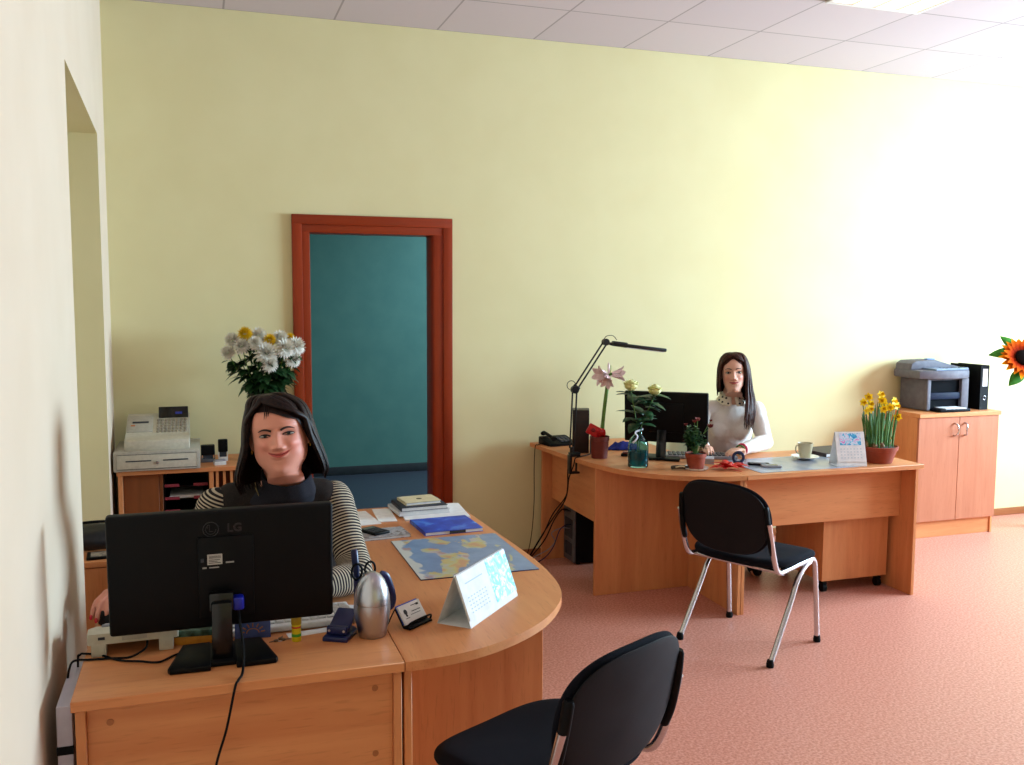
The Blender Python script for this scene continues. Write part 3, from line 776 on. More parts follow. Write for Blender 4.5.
# tent calendars
PICT = None
def picture_mat(name, stops, scale, dist=1.5):
    m = mat(name, stops[0][1], .45)
    tc = N(m, 'ShaderNodeTexCoord'); n = N(m, 'ShaderNodeTexNoise'); n.inputs['Scale'].default_value = scale; n.inputs['Detail'].default_value = 4; n.inputs['Distortion'].default_value = dist
    L(m, tc, 'Object', n, 'Vector'); r = ramp(m, stops); L(m, n, 'Fac', r, 'Fac'); L(m, r, 'Color', bsdf(m), 'Base Color'); return m
TURQ = picture_mat('turquoise flower photo', [(.28, '#0f7f9c'), (.42, '#3fb6c8'), (.52, '#8fdde0'), (.60, '#d8f2f0'), (.70, '#c8a8d8')], 38)
PINKB = picture_mat('pink and blue picture', [(.30, '#1f74c8'), (.45, '#49b4d8'), (.55, '#d8e8f4'), (.66, '#d884c4')], 42)
def tent_calendar(label, loc, rz, ln, dep, h, portrait, pic):
    t = thing('tent_calendar', label, 'calendar', loc, rz, 'tent calendars')
    hd = dep/2
    b = MB(); th = .0016
    b.grid([[(-ln/2, -hd, .004), (ln/2, -hd, .004)], [(-ln/2, 0, h), (ln/2, 0, h)], [(-ln/2, hd, 0), (ln/2, hd, 0)], [(-ln/2, -hd, 0), (ln/2, -hd, 0)], [(-ln/2, -hd, .004), (ln/2, -hd, .004)]])
    b.build('stand', PAPER, t, smooth=0, mods=[('SOLIDIFY', dict(thickness=.0016, offset=-1 if False else 0))])
    sl = math.hypot(hd, h); M = frame_of((0, -hd, 0), (1, 0, 0), (0, hd, h))
    b = MB(); b.box((0, sl*.56, .0034), (ln*.985, sl*.86, .0040), M=M); b.build('pages', PAPER, t, smooth=0)
    b = MB()
    if portrait:
        b.box((0, sl*.78, .0058), (ln*.72, sl*.34, .0006), M=M)
    else:
        b.box((ln*.275, sl*.56, .0058), (ln*.43, sl*.855, .0006), M=M)
    b.build('picture', pic, t, smooth=0)
    b = MB()
    if portrait:
        for r_ in range(4):
            for c_ in range(7): b.box((-ln*.34+ln*.112*c_, sl*(.50-.085*r_), .0058), (ln*.05, sl*.022, .0004), M=M)
    else:
        for r_ in range(5):
            for c_ in range(7): b.box((-ln*.40+ln*.055*c_, sl*(.52-.07*r_), .0058), (ln*.026, sl*.020, .0004), M=M)
        b.box((-ln*.22, sl*.78, .0058), (ln*.34, sl*.02, .0004), M=M)
    b.build('date_grid', mat('pale print', '#b4c4cc', .7), t, smooth=0)
    w = MB(); k = int(ln/.009)
    for i in range(k):
        x = -ln/2 + ln*(i+.5)/k
        w.tube([(x, .0045*math.cos(a), h-.001+.0045*math.sin(a)) for a in [2*PI*q/10 for q in range(10)]], .0006, 4, closed=True)
    w.build('spiral', SILVER, t)
    return t
tent_calendar('wide tent calendar with turquoise flower photo on the near desk wing', (.755, 2.551, DT), math.atan2(.236, .22), .315, .105, .142, False, TURQ)
# world map desk mat
def map_mat():
    m = mat('world map print', '#6a86b0', .35)
    tc = N(m, 'ShaderNodeTexCoord')
    mp = N(m, 'ShaderNodeMapping'); mp.inputs['Scale'].default_value = (1, .55, 1); mp.inputs['Location'].default_value = (3.1, 1.7, 0); L(m, tc, 'Object', mp, 'Vector')
    n = N(m, 'ShaderNodeTexNoise'); n.inputs['Scale'].default_value = 11; n.inputs['Detail'].default_value = 5; n.inputs['Distortion'].default_value = .4; L(m, mp, 'Vector', n, 'Vector')
    r = ramp(m, [(.555, (0, 0, 0, 1)), (.575, (.85, .85, .85, 1))]); L(m, n, 'Fac', r, 'Fac')
    n2 = N(m, 'ShaderNodeTexNoise'); n2.inputs['Scale'].default_value = 14; L(m, tc, 'Object', n2, 'Vector')
    land = ramp(m, [(.38, '#c8905a'), (.46, '#c8b460'), (.52, '#b8b884'), (.59, '#c0b0ac'), (.66, '#b0887a')]); L(m, n2, 'Fac', land, 'Fac')
    sea = ramp(m, [(.3, '#6a82a6'), (.7, '#7f97b8')]); L(m, n2, 'Fac', sea, 'Fac')
    mx = N(m, 'ShaderNodeMix', data_type='RGBA'); L(m, r, 'Color', mx, 0); L(m, sea, 'Color', mx, 6); L(m, land, 'Color', mx, 7)
    sx = N(m, 'ShaderNodeSeparateXYZ'); L(m, tc, 'Object', sx, 'Vector')
    wob = N(m, 'ShaderNodeMath', operation='MULTIPLY_ADD'); wob.inputs[1].default_value = .10; L(m, n2, 'Fac', wob, 0); L(m, sx, 'X', wob, 2)
    ice = ramp(m, [(.0, (1, 1, 1, 1)), (.01, (0, 0, 0, 1))]); 
    ad = N(m, 'ShaderNodeMath', operation='ADD'); ad.inputs[1].default_value = .125; L(m, wob, 0, ad, 0); L(m, ad, 0, ice, 'Fac')
    m2 = N(m, 'ShaderNodeMix', data_type='RGBA'); m2.inputs[7].default_value = lin('#c9c8c0'); L(m, ice, 'Color', m2, 0)
    m.node_tree.links.new(mx.outputs[2], m2.inputs[6]); m.node_tree.links.new(m2.outputs[2], bsdf(m).inputs['Base Color'])
    return m
t = thing('desk_mat', 'blue world map desk mat on the rounded desk wing', 'desk mat', (.856, 3.117, DT))
MB().bx(-.204, .204, -.249, .249, 0, .003, bevel=.001, seg=1).build('backing', NAVY, t)
MB().bx(-.202, .202, -.247, .247, .003, .0036).build('map_print', map_mat(), t, smooth=0)
# books and papers at the back of the wing
sheet('long pile of white papers under the books at the back of the wing', (.915, 3.785, DT), R(-4), .27, .26, .006)
sheet('pair of white paper sheets beside the striped sleeve', (.598, 3.765, DT), R(6), .12, .24, .002)
sheet('white envelope between the papers and the blue booklet', (.708, 3.79, DT), R(-3), .075, .23, .003)
book('ring_binder', 'white folder at the bottom of the book stack on the desk wing', 'folder', (.862, 3.825, DT+.006), R(4), .22, .185, .016, noisy('white folder cover', '#d0d0d2', '#c6c6c8', 20, .5))
book('notebook', 'dark navy notebook in the middle of the book stack on the desk wing', 'notebook', (.866, 3.83, DT+.022), R(3), .20, .175, .016, noisy('navy cover', '#16223a', '#121c30', 40, .5))
t = book('notebook', 'cream notebook with dark emblem on top of the book stack', 'notebook', (.868, 3.845, DT+.038), R(6), .155, .13, .012, CREAM)
b = MB(); b.lathe([(.012, .0120), (.012, .0124), (0, .0124)], 18); b.build('emblem', mat('olive print', '#4a4a2a', .7), t)
t = book('booklet', 'bright blue booklet with white pages beyond the map mat', 'booklet', (.905, 3.525, DT), R(3), .235, .225, .014, picture_mat('blue photo cover', [(.35, '#0a2f9c'), (.55, '#1448c0'), (.66, '#4a86d8'), (.75, '#9ac0e8')], 12, .6))
MB().bx(-.02, .045, -.1135, -.112, .002, .013).build('spine_label', INKD, t, smooth=0)
t = book('brochure', 'white brochure with photo cover under the black calculator', 'brochure', (.640, 3.478, DT), R(5), .19, .135, .010, picture_mat('grey brown photo cover', [(.38, '#8a8a90'), (.5, '#b0acae'), (.6, '#6c5f5c')], 26))
t = thing('calculator', 'small black pocket calculator on the white brochure', 'calculator', (.612, 3.492, DT+.010), R(28))
MB().box((0, 0, .005), (.072, .105, .010), bevel=.003).build('case', BLACKP, t)
MB().box((.0, .034, .0102), (.054, .020, .001)).build('display', mat('lcd grey', '#5c6658', .3), t)
b = MB()
for i in range(4):
    for j in range(4): b.box((-.024+.016*j, .010-.014*i, .0108), (.011, .009, .002), bevel=.0008, seg=1)
b.build('keys', mat('calculator keys', '#2e2e32', .5), t)
# folder between desk and wall
t = thing('file_box', 'narrow white file box standing between the near desk and left wall', 'file box', (-.321, 2.44, 0))
MB().bx(-.017, .017, -.16, .12, 0, .715, bevel=.003).build('box', noisy('lilac white plastic', '#c8c2d0', '#bcb6c6', 20, .5), t)
MB().bx(-.018, .018, -.162, -.156, .60, .62).build('clip', BLACKP, t)

# ------------------------------------------------------------------ left background: cash register
TZ = .760
t = thing('cash_till', 'beige cash drawer box under the register on the side table', 'cash drawer', (-.228, 5.03, TZ))
MB().bx(-.208, .208, 0, .40, .004, .104, bevel=.004).build('case', BEIGE2, t)
MB().bx(-.192, .192, -.004, .002, .016, .090, bevel=.002).build('drawer_front', BEIGE, t)
b = MB(); b.tube([(r_[0], -.0045, r_[1]) for r_ in ((-.192, .016), (.192, .016), (.192, .090), (-.192, .090))], .0012, 4, closed=True); b.build('drawer_gap', INKD, t)
for s in (-1, 1): MB().bx(s*.028, s*.150, -.0055, -.003, .054, .060).build('slot', INKD, t, smooth=0)
MB().cyl((0, -.009, .046), (0, -.003, .046), .008).build('lock', SILVER, t)
for i, (sx, sy) in enumerate(((-.18, .03), (.18, .03), (-.18, .37), (.18, .37))): MB().cyl((sx, sy, 0), (sx, sy, .005), .012).build('foot', RUBBER, t)
t = thing('cash_register', 'beige cash register with black display on top of the cash drawer', 'cash register', (-.228, 5.075, TZ+.104))
b = MB(); M = Matrix(((0, 0, 1, 0), (1, 0, 0, 0), (0, 1, 0, 0), (0, 0, 0, 1)))
b.prism([(0, 0), (-.004, .028), (.006, .048), (.03, .056), (.10, .060), (.125, .068), (.285, .150), (.315, .152), (.325, .140), (.325, 0)], -.158, .158, bevel=.006, M=M); b.build('body', BEIGE, t)
sl = math.atan2(.082, .16)
def on_slope(u, v): return (u, .125 + v*math.cos(sl), .068 + v*math.sin(sl))
RS = Matrix.Rotation(sl, 3, 'X')
MB().box(on_slope(-.090, .09), (.125, .150, .010), rot=RS, bevel=.003).build('printer_cover', BEIGE2, t)
MB().box(on_slope(-.088, .098), (.080, .014, .014), rot=RS).build('paper_slot', INKD, t)
MB().box(on_slope(-.125, .070), (.020, .010, .013), rot=RS).build('release_tab', mat('orange plastic', '#c86a2a', .5), t)
b = MB()
for i in range(5):
    for j in range(8): b.box(on_slope(.000+.0195*j, .016+.026*i), (.015, .019, .013), rot=RS, bevel=.003, seg=1)
b.build('keys', noisy('register keys', '#a89c88', '#8c8272', 30, .5), t)
b = MB(); b.box((.076, .268, .150), (.150, .028, .080), rot=Matrix.Rotation(R(-12), 3, 'X'), bevel=.004); b.build('display', BLACKG, t)
MB().box((.103, .2545, .158), (.035, .002, .012), rot=Matrix.Rotation(R(-12), 3, 'X')).build('display_digits', mat('blue display glow', '#0a1430', .3, emit='#2a4ad0', estr=.35), t, smooth=0)
MB().cyl((.076, .290, .08), (.076, .280, .13), .018).build('display_post', BEIGE2, t)
def stamp(label, loc, w, h, white, rz=0):
    t = thing('rubber_stamp', label, 'stamp', loc, rz, 'self inking stamps')
    b = MB(); b.bx(-w/2, w/2, -w*.35, w*.35, h*.42, h, bevel=.006, seg=3); b.build('handle', BLACKP, t)
    b = MB()
    for s in (-1, 1): b.bx(s*w*.5-.004*s, s*w*.5, -w*.3, w*.3, 0, h*.45)
    b.bx(-w/2+.003, w/2-.003, -w*.34, w*.34, .0, h*.20, bevel=.002); b.build('frame', white, t)
    MB().bx(-w*.36, w*.36, -w*.25, w*.25, h*.2, h*.43).build('plunger', INKD, t)
    return t
stamp('wide grey and black stamp next to the cash drawer', (.020, 5.24, TZ), .072, .092, mat('grey stamp frame', '#55565a', .4))
stamp('tall black stamp with white base beside the wide stamp', (.098, 5.25, TZ), .050, .118, WHITEP)
t = thing('stamp_pad', 'small white box in front of the two stamps', 'box', (.078, 5.13, TZ), R(10))
MB().bx(-.030, .030, -.020, .020, 0, .020, bevel=.002).build('base', WHITEP, t); MB().bx(-.028, .028, -.018, .018, .020, .028, bevel=.002).build('lid', GREYP, t)
# bag and clipboard on the low cabinet
t = thing('handbag', 'black slouching bag on the low cabinet in the wall recess', 'bag', (-.45, 4.21, .60), R(8))
b = MB(); b.ell((0, 0, .040), (.19, .10, .052), u=32, v=18); b.ell((.12, .01, .045), (.07, .085, .05), u=24, v=14)
for v in b.bm.verts:
    v.co += Vector(noise.noise_vector(v.co*14))*.012; v.co.z = max(.001, v.co.z)
b.build('body', noisy('black leather', '#0e0e10', '#17171a', 60, .45, .3, 90), t)
b = MB(); b.tube(bez([(-.10, -.02, .085), (-.07, -.05, .112), (.0, -.06, .118), (.07, -.05, .110), (.10, -.02, .085)], 6), .006, 8); b.build('strap', BLACKP, t)
t = thing('photo_frame', 'small dark frame lying flat on the low cabinet in front of the bag', 'frame', (-.395, 4.035, .60), R(4))
b = MB(); b.bx(-.065, .065, -.05, .05, 0, .010, bevel=.002); b.build('rim', BLACKP, t); MB().bx(-.05, .05, -.036, .036, .010, .0108).build('picture', picture_mat('grey brown print', [(.4, '#6a6058'), (.6, '#a89a86')], 20), t, smooth=0)
# ------------------------------------------------------------------ far desk items
def handset_phone(label, loc, rz):
    t = thing('telephone', label, 'telephone', loc, rz)
    b = MB(); M = Matrix(((0, 0, 1, 0), (1, 0, 0, 0), (0, 1, 0, 0), (0, 0, 0, 1)))
    b.prism([(-.075, 0), (-.075, .015), (.05, .045), (.075, .045), (.075, 0)], -.095, .095, bevel=.005, M=M); b.build('body', BLACKP, t)
    b = MB(); b.tube(bez([(-.062, -.07, .045), (-.062, -.045, .052), (-.062, 0, .060), (-.062, .05, .068), (-.062, .072, .062)], 5), [.019]*4+[.013]*13+[.019]*4, 12, flat=.75); b.build('handset', BLACKP, t)
    b = MB()
    for i in range(4):
        for j in range(3): b.box((.005+.026*j, -.05+.02*i, .026+.0048*i), (.018, .013, .008), rot=Matrix.Rotation(R(13.5), 3, 'X'), bevel=.002)
    b.build('keypad', mat('grey keys', '#4a4a50', .5), t)
    return t
handset_phone('black desk telephone at the wall end of the far desk', (2.085, 5.335, DT), R(8))
t = thing('loudspeaker', 'tall black box speaker behind the lamp arm on the far desk', 'speaker', (2.118, 5.045, DT), R(-22))
MB().box((0, 0, .127), (.098, .115, .254), bevel=.004).build('cabinet', noisy('black brown veneer', '#1a0f0e', '#26120f', 12, .4, stretch=(1, 1, 6)), t)
MB().box((.0, .0585, .127), (.088, .004, .236), bevel=.002).build('grille', FABRIC, t)
t = thing('pencil_pot', 'dark blue metallic pencil pot between the speaker and amaryllis', 'pencil pot', (2.178, 4.955, DT))
MB().lathe([(.034, 0), (.036, .002), (.036, .100), (.034, .100), (.033, .004), (0, .004)], 32).build('pot', mat('blue grey metal', '#3a4872', .3, .6), t)
t = thing('clamp_lamp', 'black articulated clamp lamp on the far desk edge', 'lamp', (2.000, 4.90, DT))
b = MB(); b.box((.020, 0, .012), (.060, .045, .022), bevel=.003); b.box((-.010, 0, -.045), (.014, .040, .110), bevel=.003); b.box((.018, 0, -.094), (.060, .036, .012), bevel=.003); b.cyl((.032, 0, -.094), (.032, 0, -.034), .006); b.cyl((.032, 0, -.034), (.032, 0, -.0255), .016)
b.cyl((.004, 0, .02), (.004, 0, .055), .012); b.build('clamp', BLACKM, t)
E0 = Vector((.018, 0, .385)); E1 = Vector((.206, 0, .655)); BS = Vector((.004, 0, .05))
def arm(a, b_, d):
    m = MB(); dv = (b_-a).normalized(); s = Vector((dv.z, 0, -dv.x))*d
    for k in (-1, 1): m.tube([a+s*k, b_+s*k], .0052, 8)
    return m
arm(BS, E0, .013).build('lower_arm', BLACKM, t)
arm(E0, E1, .012).build('upper_arm', BLACKM, t)
b = MB(); b.cyl(E0+Vector((0, -.014, 0)), E0+Vector((0, .014, 0)), .022, n=20); b.box(E0+Vector((.004, 0, .004)), (.045, .016, .045), rot=Matrix.Rotation(R(35), 3, 'Y'), bevel=.006); b.build('elbow_joint', BLACKM, t)
b = MB(); b.tube([E0+Vector((-.022+.026*math.cos(a), 0, .026+.026*math.sin(a))) for a in [R(k) for k in range(-30, 260, 20)]], .0022, 6); b.build('elbow_cable', BLACKM, t)
b = MB(); b.cyl(E1+Vector((0, -.014, 0)), E1+Vector((0, .014, 0)), .020, n=20); b.tube([E1, E1+Vector((.035, 0, -.012)), E1+Vector((.050, 0, -.012))], .008, 8); b.build('head_joint', BLACKM, t)
b = MB(); b.tube(bez([E1+Vector((-.01, 0, .015)), E1+Vector((.005, 0, .034)), E1+Vector((.045, 0, .036)), E1+Vector((.07, 0, .012))], 5), .0022, 6); b.build('head_cable', BLACKM, t)
H0 = Vector((.246, 0, .643)); H1 = Vector((.572, -.03, .603)); Mh = frame_of((H0+H1)/2, H1-H0, (0, 1, 0))
b = MB(); ln = (H1-H0).length
b.box((0, 0, .002), (ln, .062, .020), bevel=.006, seg=2, M=Mh); b.box((-ln*.36, 0, .004), (ln*.26, .050, .030), bevel=.006, M=Mh); b.build('lamp_head', BLACKM, t)
MB().box((ln*.1, 0, -.010), (ln*.72, .044, .006), M=Mh).build('tube_cover', mat('lamp tube cover', '#cfcfcf', .4), t)
def cable(name, label, pts, r=.0028, m=None, group=None):
    return tag(MB().tube(bez(pts, 8), r, 8).build(name, m or BLACKP), label, 'cable', group)
cable('lamp_cable', 'black cable dropping from the lamp clamp to the floor by the far desk', [(1.992, 4.90, .672), (1.985, 4.91, .66), (1.992, 4.93, .55), (2.0, 5.0, .46), (1.985, 5.14, .33), (1.95, 5.24, .20), (1.905, 5.30, .08), (1.88, 5.33, .006), (1.80, 5.36, .005)], .004)
cable('speaker_cable', 'black cable crossing the far desk edge beside the lamp clamp', [(2.13, 4.93, .7485), (2.10, 4.90, .7485), (2.04, 4.86, .7490), (2.008, 4.838, .7492), (1.9965, 4.836, .740), (1.992, 4.845, .70), (1.988, 4.90, .62), (1.998, 4.97, .50), (1.975, 5.12, .36), (1.955, 5.22, .22), (1.91, 5.28, .10), (1.86, 5.30, .006), (1.78, 5.31, .005)], .0035)
cable('telephone_cable', 'thin cable down the wall end of the far desk', [(1.99, 5.33, .758), (1.955, 5.33, .7485), (1.936, 5.33, .735), (1.93, 5.33, .6), (1.935, 5.34, .4), (1.925, 5.35, .2), (1.90, 5.36, .06), (1.86, 5.37, .005)], .0025)
cable('computer_cable', 'black lead from the computer tower rear to the floor socket side', [(2.150, 5.30, .33), (2.10, 5.29, .34), (2.04, 5.27, .28), (1.985, 5.26, .18), (1.93, 5.29, .09), (1.87, 5.34, .005), (1.82, 5.39, .005)], .004)
cable('network_cable', 'grey beige lead looping behind the computer tower', [(2.150, 5.28, .22), (2.09, 5.27, .23), (2.03, 5.28, .20), (2.06, 5.30, .14), (2.02, 5.31, .09), (1.95, 5.33, .05), (1.90, 5.37, .005)], .003, GREYP)
cable('plug_cable', 'dark blue lead plugged into the computer tower back', [(2.150, 5.26, .25), (2.11, 5.25, .25), (2.07, 5.25, .22), (2.03, 5.25, .12), (1.98, 5.27, .05), (1.92, 5.31, .005)], .0035, NAVY)
t = thing('computer_tower', 'black computer tower under the wall end of the far desk', 'computer', (2.155, 5.215, 0))
MB().bx(.012, .40, 0, .178, .012, .425, bevel=.004).build('case', BLACKP, t)
MB().bx(0, .012, .004, .174, .014, .423, bevel=.002).build('rear_panel', noisy('zinc plate', '#6f737a', '#63676e', 30, .4, metal=.5), t)
b = MB(); b.cyl((-.001, .09, .33), (-.001, .09, .331), .035); b.bx(-.003, 0, .03, .15, .16, .28); b.bx(-.003, 0, .04, .14, .05, .13); b.build('ports', INKD, t)
for sx in (.04, .36):
    for sy in (.03, .15): MB().cyl((sx, sy, 0), (sx, sy, .012), .014).build('foot', RUBBER, t)

# flowers and leaves ------------------------------------------------------------------
PETALW = noisy('white petal', '#efe9de', '#e4dccc', 60, .6); PETALY = noisy('yellow petal', '#e8c416', '#dcae0c', 60, .6)
def chrysanthemum(mb, c, nrm, rad, n=90):
    nrm = Vector(nrm).normalized(); u = nrm.orthogonal().normalized(); w = nrm.cross(u)
    for i in range(n):
        ph = i*2.39996; t = (i+.5)/n
        el = math.acos(1 - 1.45*t)
        d = (u*math.cos(ph) + w*math.sin(ph))*math.sin(el) + nrm*math.cos(el)
        ln = rad*(.72 + .28*t)*random.uniform(.92, 1.05)
        leaf(mb, Vector(c)+d*rad*.18, d, nrm if el > .5 else u, ln*.85, rad*.22, bend=-.25 if t < .5 else .22, n=3, fold=.35)
def rnd(a, b): return random.uniform(a, b)
# amaryllis
t = thing('potted_amaryllis', 'potted amaryllis with pale pink trumpets on one tall stem', 'potted plant', (2.138, 4.812, DT))
MB().lathe([(.043, 0), (.045, .002), (.052, .100), (.055, .102), (.055, .125), (.051, .125), (.050, .104), (0, .104)], 32).build('pot', DRED, t)
MB().lathe([(.0495, .104), (.0495, .112), (.02, .118), (0, .119)], 24).build('soil', SOIL, t)
b = MB(); b.tube(bez([(.012, 0, .11), (.018, 0, .2), (.032, 0, .33), (.046, 0, .43), (.052, 0, .475)], 6), [.0115]*6+[.0105]*19, 12); b.build('stem', STEMG, t)
PINK = noisy('pale pink petal', '#f0dcd8', '#e6c4c4', 40, .5); GREENP = noisy('yellow green bud', '#a8b464', '#94a452', 40, .5)
top = Vector((.052, 0, .475))
def trumpet(c, d, ln, rad):
    d = Vector(d).normalized(); u = d.orthogonal().normalized(); w = d.cross(u); mb = MB()
    for k in range(6):
        a = 2*PI*k/6 + (.1 if k % 2 else 0); e = u*math.cos(a) + w*math.sin(a); s = d.cross(e); rows = []
        for i in range(8):
            q = i/7; r_ = rad*(.10 + .9*q**2.0); wd = rad*.42*math.sin(PI*min(1, .12+q*.86))**.8
            p = Vector(c) + d*ln*(q - .18*q**4) + e*r_
            rows.append([p - s*wd + e*wd*.15, p, p + s*wd + e*wd*.15])
        mb.grid(rows)
    return mb
trumpet(top+Vector((-.01, 0, 0)), (-1, -.25, -.05), .085, .060).build('flower', PINK, t)
trumpet(top+Vector((.015, 0, 0)), (1, -.15, .05), .085, .050).build('flower', PINK, t)
trumpet(top+Vector((-.01, -.02, -.01)), (-.5, -.6, -.55), .075, .045).build('flower', PINK, t)
for d, l in (((-.05, 0, 1), .07), ((.25, .1, .9), .055)):
    d = Vector(d).normalized(); b = MB(); b.tube([top, top+d*l*.4, top+d*l*.75, top+d*l], [.004, .008, .007, .001], 10); b.build('bud', GREENP if d.x > 0 else PINK, t)
b = MB(); b.tube([top+Vector((-.012, 0, 0)), top+Vector((.018, 0, .004))], .008, 10); b.build('flower_base', STEMG, t)
t = thing('gift_wrap', 'red foil heart box propped in the amaryllis pot', 'decoration', (2.108, 4.792, DT+.125), R(-15))
b = MB(); b.box((-.012, -.004, .034), (.085, .018, .062), rot=Matrix.Rotation(R(28), 3, 'Y'), bevel=.006); b.build('box', RED, t)
b = MB()
for k in range(7): leaf(b, (.026, -.004, .0), (rnd(-.5, .8), rnd(-.6, .2), .8), (0, -1, 0), .055, .035, .3)
b.build('tissue', RED, t, mods=[('SOLIDIFY', dict(thickness=.001))])
b = MB(); b.ell((-.020, -.016, .040), (.012, .004, .012)); b.build('button', mat('deep red', '#7a0a10', .4), t)
# rose vase
GLASSB = mat('blue green glass', '#9fd8dc', .03, trans=1, ior=1.35)
WATER = mat('teal glass base', '#1f8a9c', .06, trans=.55, ior=1.33)
t = thing('glass_vase', 'blue glass bottle vase holding two pale yellow roses', 'vase', (2.226, 4.498, DT))
MB().lathe([(0, 0), (.050, 0), (.055, .003), (.056, .060), (.055, .115), (.050, .140), (.036, .160), (.022, .178), (.019, .200), (.024, .214), (.0215, .214), (.0165, .200), (.019, .178), (.033, .159), (.047, .139), (.052, .115), (.053, .060), (.051, .008), (0, .007)], 40).build('glass', GLASSB, t, smooth=60)
MB().lathe([(0, .0078), (.0505, .0085), (.0523, .030), (.0524, .085), (0, .085)], 36).build('water', WATER, t, smooth=60)
b = MB(); b.tube(bez([(.020, -.012, .205), (-.022, -.020, .196), (-.030, -.024, .186), (-.020, -.030, .170), (-.034, -.036, .150), (-.050, -.036, .138)], 6), .0035, 8, flat=1.6); b.build('ribbon', mat('white ribbon', '#d8d4dc', .5), t)
def rose(label, tip, base, yawr, leaves):
    t = thing('rose', label, 'flower', base, 0, 'yellow roses in the glass vase')
    tip = Vector(tip) - Vector(base); neck = Vector((0, 0, .21-.012))
    b = MB(); b.tube(bez([(0, 0, 0), (neck.x*.5+tip.x*.02, 0, .1), (tip.x*.10, tip.y*.10, .20), tip*.6+Vector((0, 0, .06)), tip-Vector((0, 0, .02))], 6), .0028, 8); b.build('stem', STEMG, t)
    b = MB(); c = tip
    for layer, (r_, h, n) in enumerate(((.010, .060, 3), (.017, .057, 4), (.025, .052, 5), (.032, .044, 5))):
        for k in range(n):
            a0 = 2*PI*k/n + layer*.7 + yawr; rows = []
            for i in range(8):
                q = i/7; row = []
                for j in range(7):
                    a = a0 + (j/6-.5)*2*PI/n*1.35
                    rr = r_*(.30 + .80*math.sin(PI*.5*min(1, q*1.5)) - .16*ss(.45, .85, q) + (.10+.07*layer)*ss(.78, 1, q))
                    row.append(c + Vector((rr*math.cos(a), rr*math.sin(a), -.026+h*q-.008*abs(j/6-.5)*2*q)))
                rows.append(row)
            b.grid(rows)
    b.build('flower', noisy('cream yellow rose petal', '#e2dc9a', '#d2cc78', 40, .55), t, mods=[('SOLIDIFY', dict(thickness=.0012))])
    b = MB()
    for k in range(5):
        a = 2*PI*k/5; leaf(b, tip-Vector((0, 0, .024)), (math.cos(a), math.sin(a), .1), (0, 0, 1), .028, .010, .6)
    b.build('sepals', GREEN, t)
    lf = MB()
    for p, d, ln, wd in leaves:
        leaf(lf, Vector(p), d, (0, 0, 1) if abs(Vector(d).normalized().z) < .9 else (0, -1, 0), ln, wd, .35, 7)
    lf.build('leaves', DGREEN, t, mods=[('SOLIDIFY', dict(thickness=.0008))])
    return t
base = (2.222, 4.497, DT+.012)
def rleaves(n, sx, seed):
    rg = random.Random(seed); o = []
    for k in range(n):
        z = rg.uniform(.21, .38); a = rg.uniform(0, 2*PI)
        o.append(((sx*(z-.2)*.5, 0, z), (math.cos(a)*1.0+sx*.3, math.sin(a)*.8-.2, rg.uniform(-.15, .6)), rg.uniform(.085, .13), rg.uniform(.055, .078)))
    return o
rose('left pale yellow rose in the blue glass vase, beside the amaryllis', (2.170, 4.485, 1.188), base, .3, rleaves(18, -.4, 3))
rose('right pale yellow rose in the blue glass vase, above the monitor corner', (2.308, 4.475, 1.160), (2.232, 4.5, DT+.012), 1.1, rleaves(15, .6, 5))
# monitor of the far desk
t = thing('monitor', 'black monitor turned to the woman in white behind the roses', 'monitor', (2.470, 4.690, DT), R(-35.7))
MP2 = Matrix.Translation((.02, .0, .238)) @ Matrix.Rotation(R(6), 4, 'X')
MB().box((0, 0, 0), (.470, .032, .290), bevel=.007, seg=3, M=MP2).build('housing', MONB, t)
MB().box((0, -.017, 0), (.20, .016, .17), bevel=.006, M=MP2).build('rear_plate', MONB, t)
MB().box((0, .0165, .004), (.448, .0016, .262), M=MP2).build('screen', mat('lit screen', '#0b0e14', .2, emit='#8fb0d8', estr=.25), t)
b = MB(); b.box((0, -.030, .085), (.055, .022, .165), rot=Matrix.Rotation(R(-14), 3, 'X'), bevel=.005); b.build('stand_neck', BLACKG, t)
b = MB(); b.prism([(-.11, -.085), (.11, -.085), (.10, .07), (-.10, .07)], 0, .014, bevel=.004); b.build('stand_base', BLACKP, t)
# keyboard, trays and small things
t = thing('keyboard', 'grey keyboard lying behind the small potted rose', 'keyboard', (2.700, 4.655, DT), R(-24))
MB().box((0, 0, .010), (.40, .14, .018), bevel=.005).build('case', GREYP, t)
b = MB()
for i in range(5):
    for j in range(15): b.box((-.175+.025*j, -.046+.0225*i, .021), (.020, .018, .007), bevel=.0018, seg=1)
b.build('keys', mat('dark key caps', '#3a3c42', .5), t)
sheet('stack of light grey papers beside the far monitor stand', (2.620, 4.505, DT), R(-30), .135, .09, .030, noisy('grey paper stack', '#b8b6ba', '#a8a6ac', 30, .7), name='paper_stack', cat='papers')
t = thing('sunglasses_case', 'small dark case with a pale strap left of the rose saucer', 'case', (2.400, 4.345, DT), R(-12))
b = MB(); b.tube(bez([(-.05, 0, .012), (-.02, .004, .015), (.02, 0, .014), (.045, -.006, .010)], 5), [.006]+[.012]*14+[.006], 10, flat=.8); b.build('case', noisy('olive brown fabric', '#4a4438', '#3a352c', 60, .7), t)
b = MB(); b.tube(bez([(-.03, -.012, .016), (-.005, -.018, .022), (.02, -.014, .018)], 5), .004, 8); b.build('strap', CREAM, t)
t = thing('cloth', 'crumpled blue cloth behind the amaryllis pot', 'cloth', (2.40, 5.04, DT), R(-20))
b = MB(); P = []
for i in range(14):
    P.append([(-.10+.2*i/13, -.05+.1*j/9, max(.0015, (.045*math.sin(PI*i/13)*math.sin(PI*j/9) + .02*noise.noise(Vector((i*.5, j*.6, 3)))))) for j in range(10)])
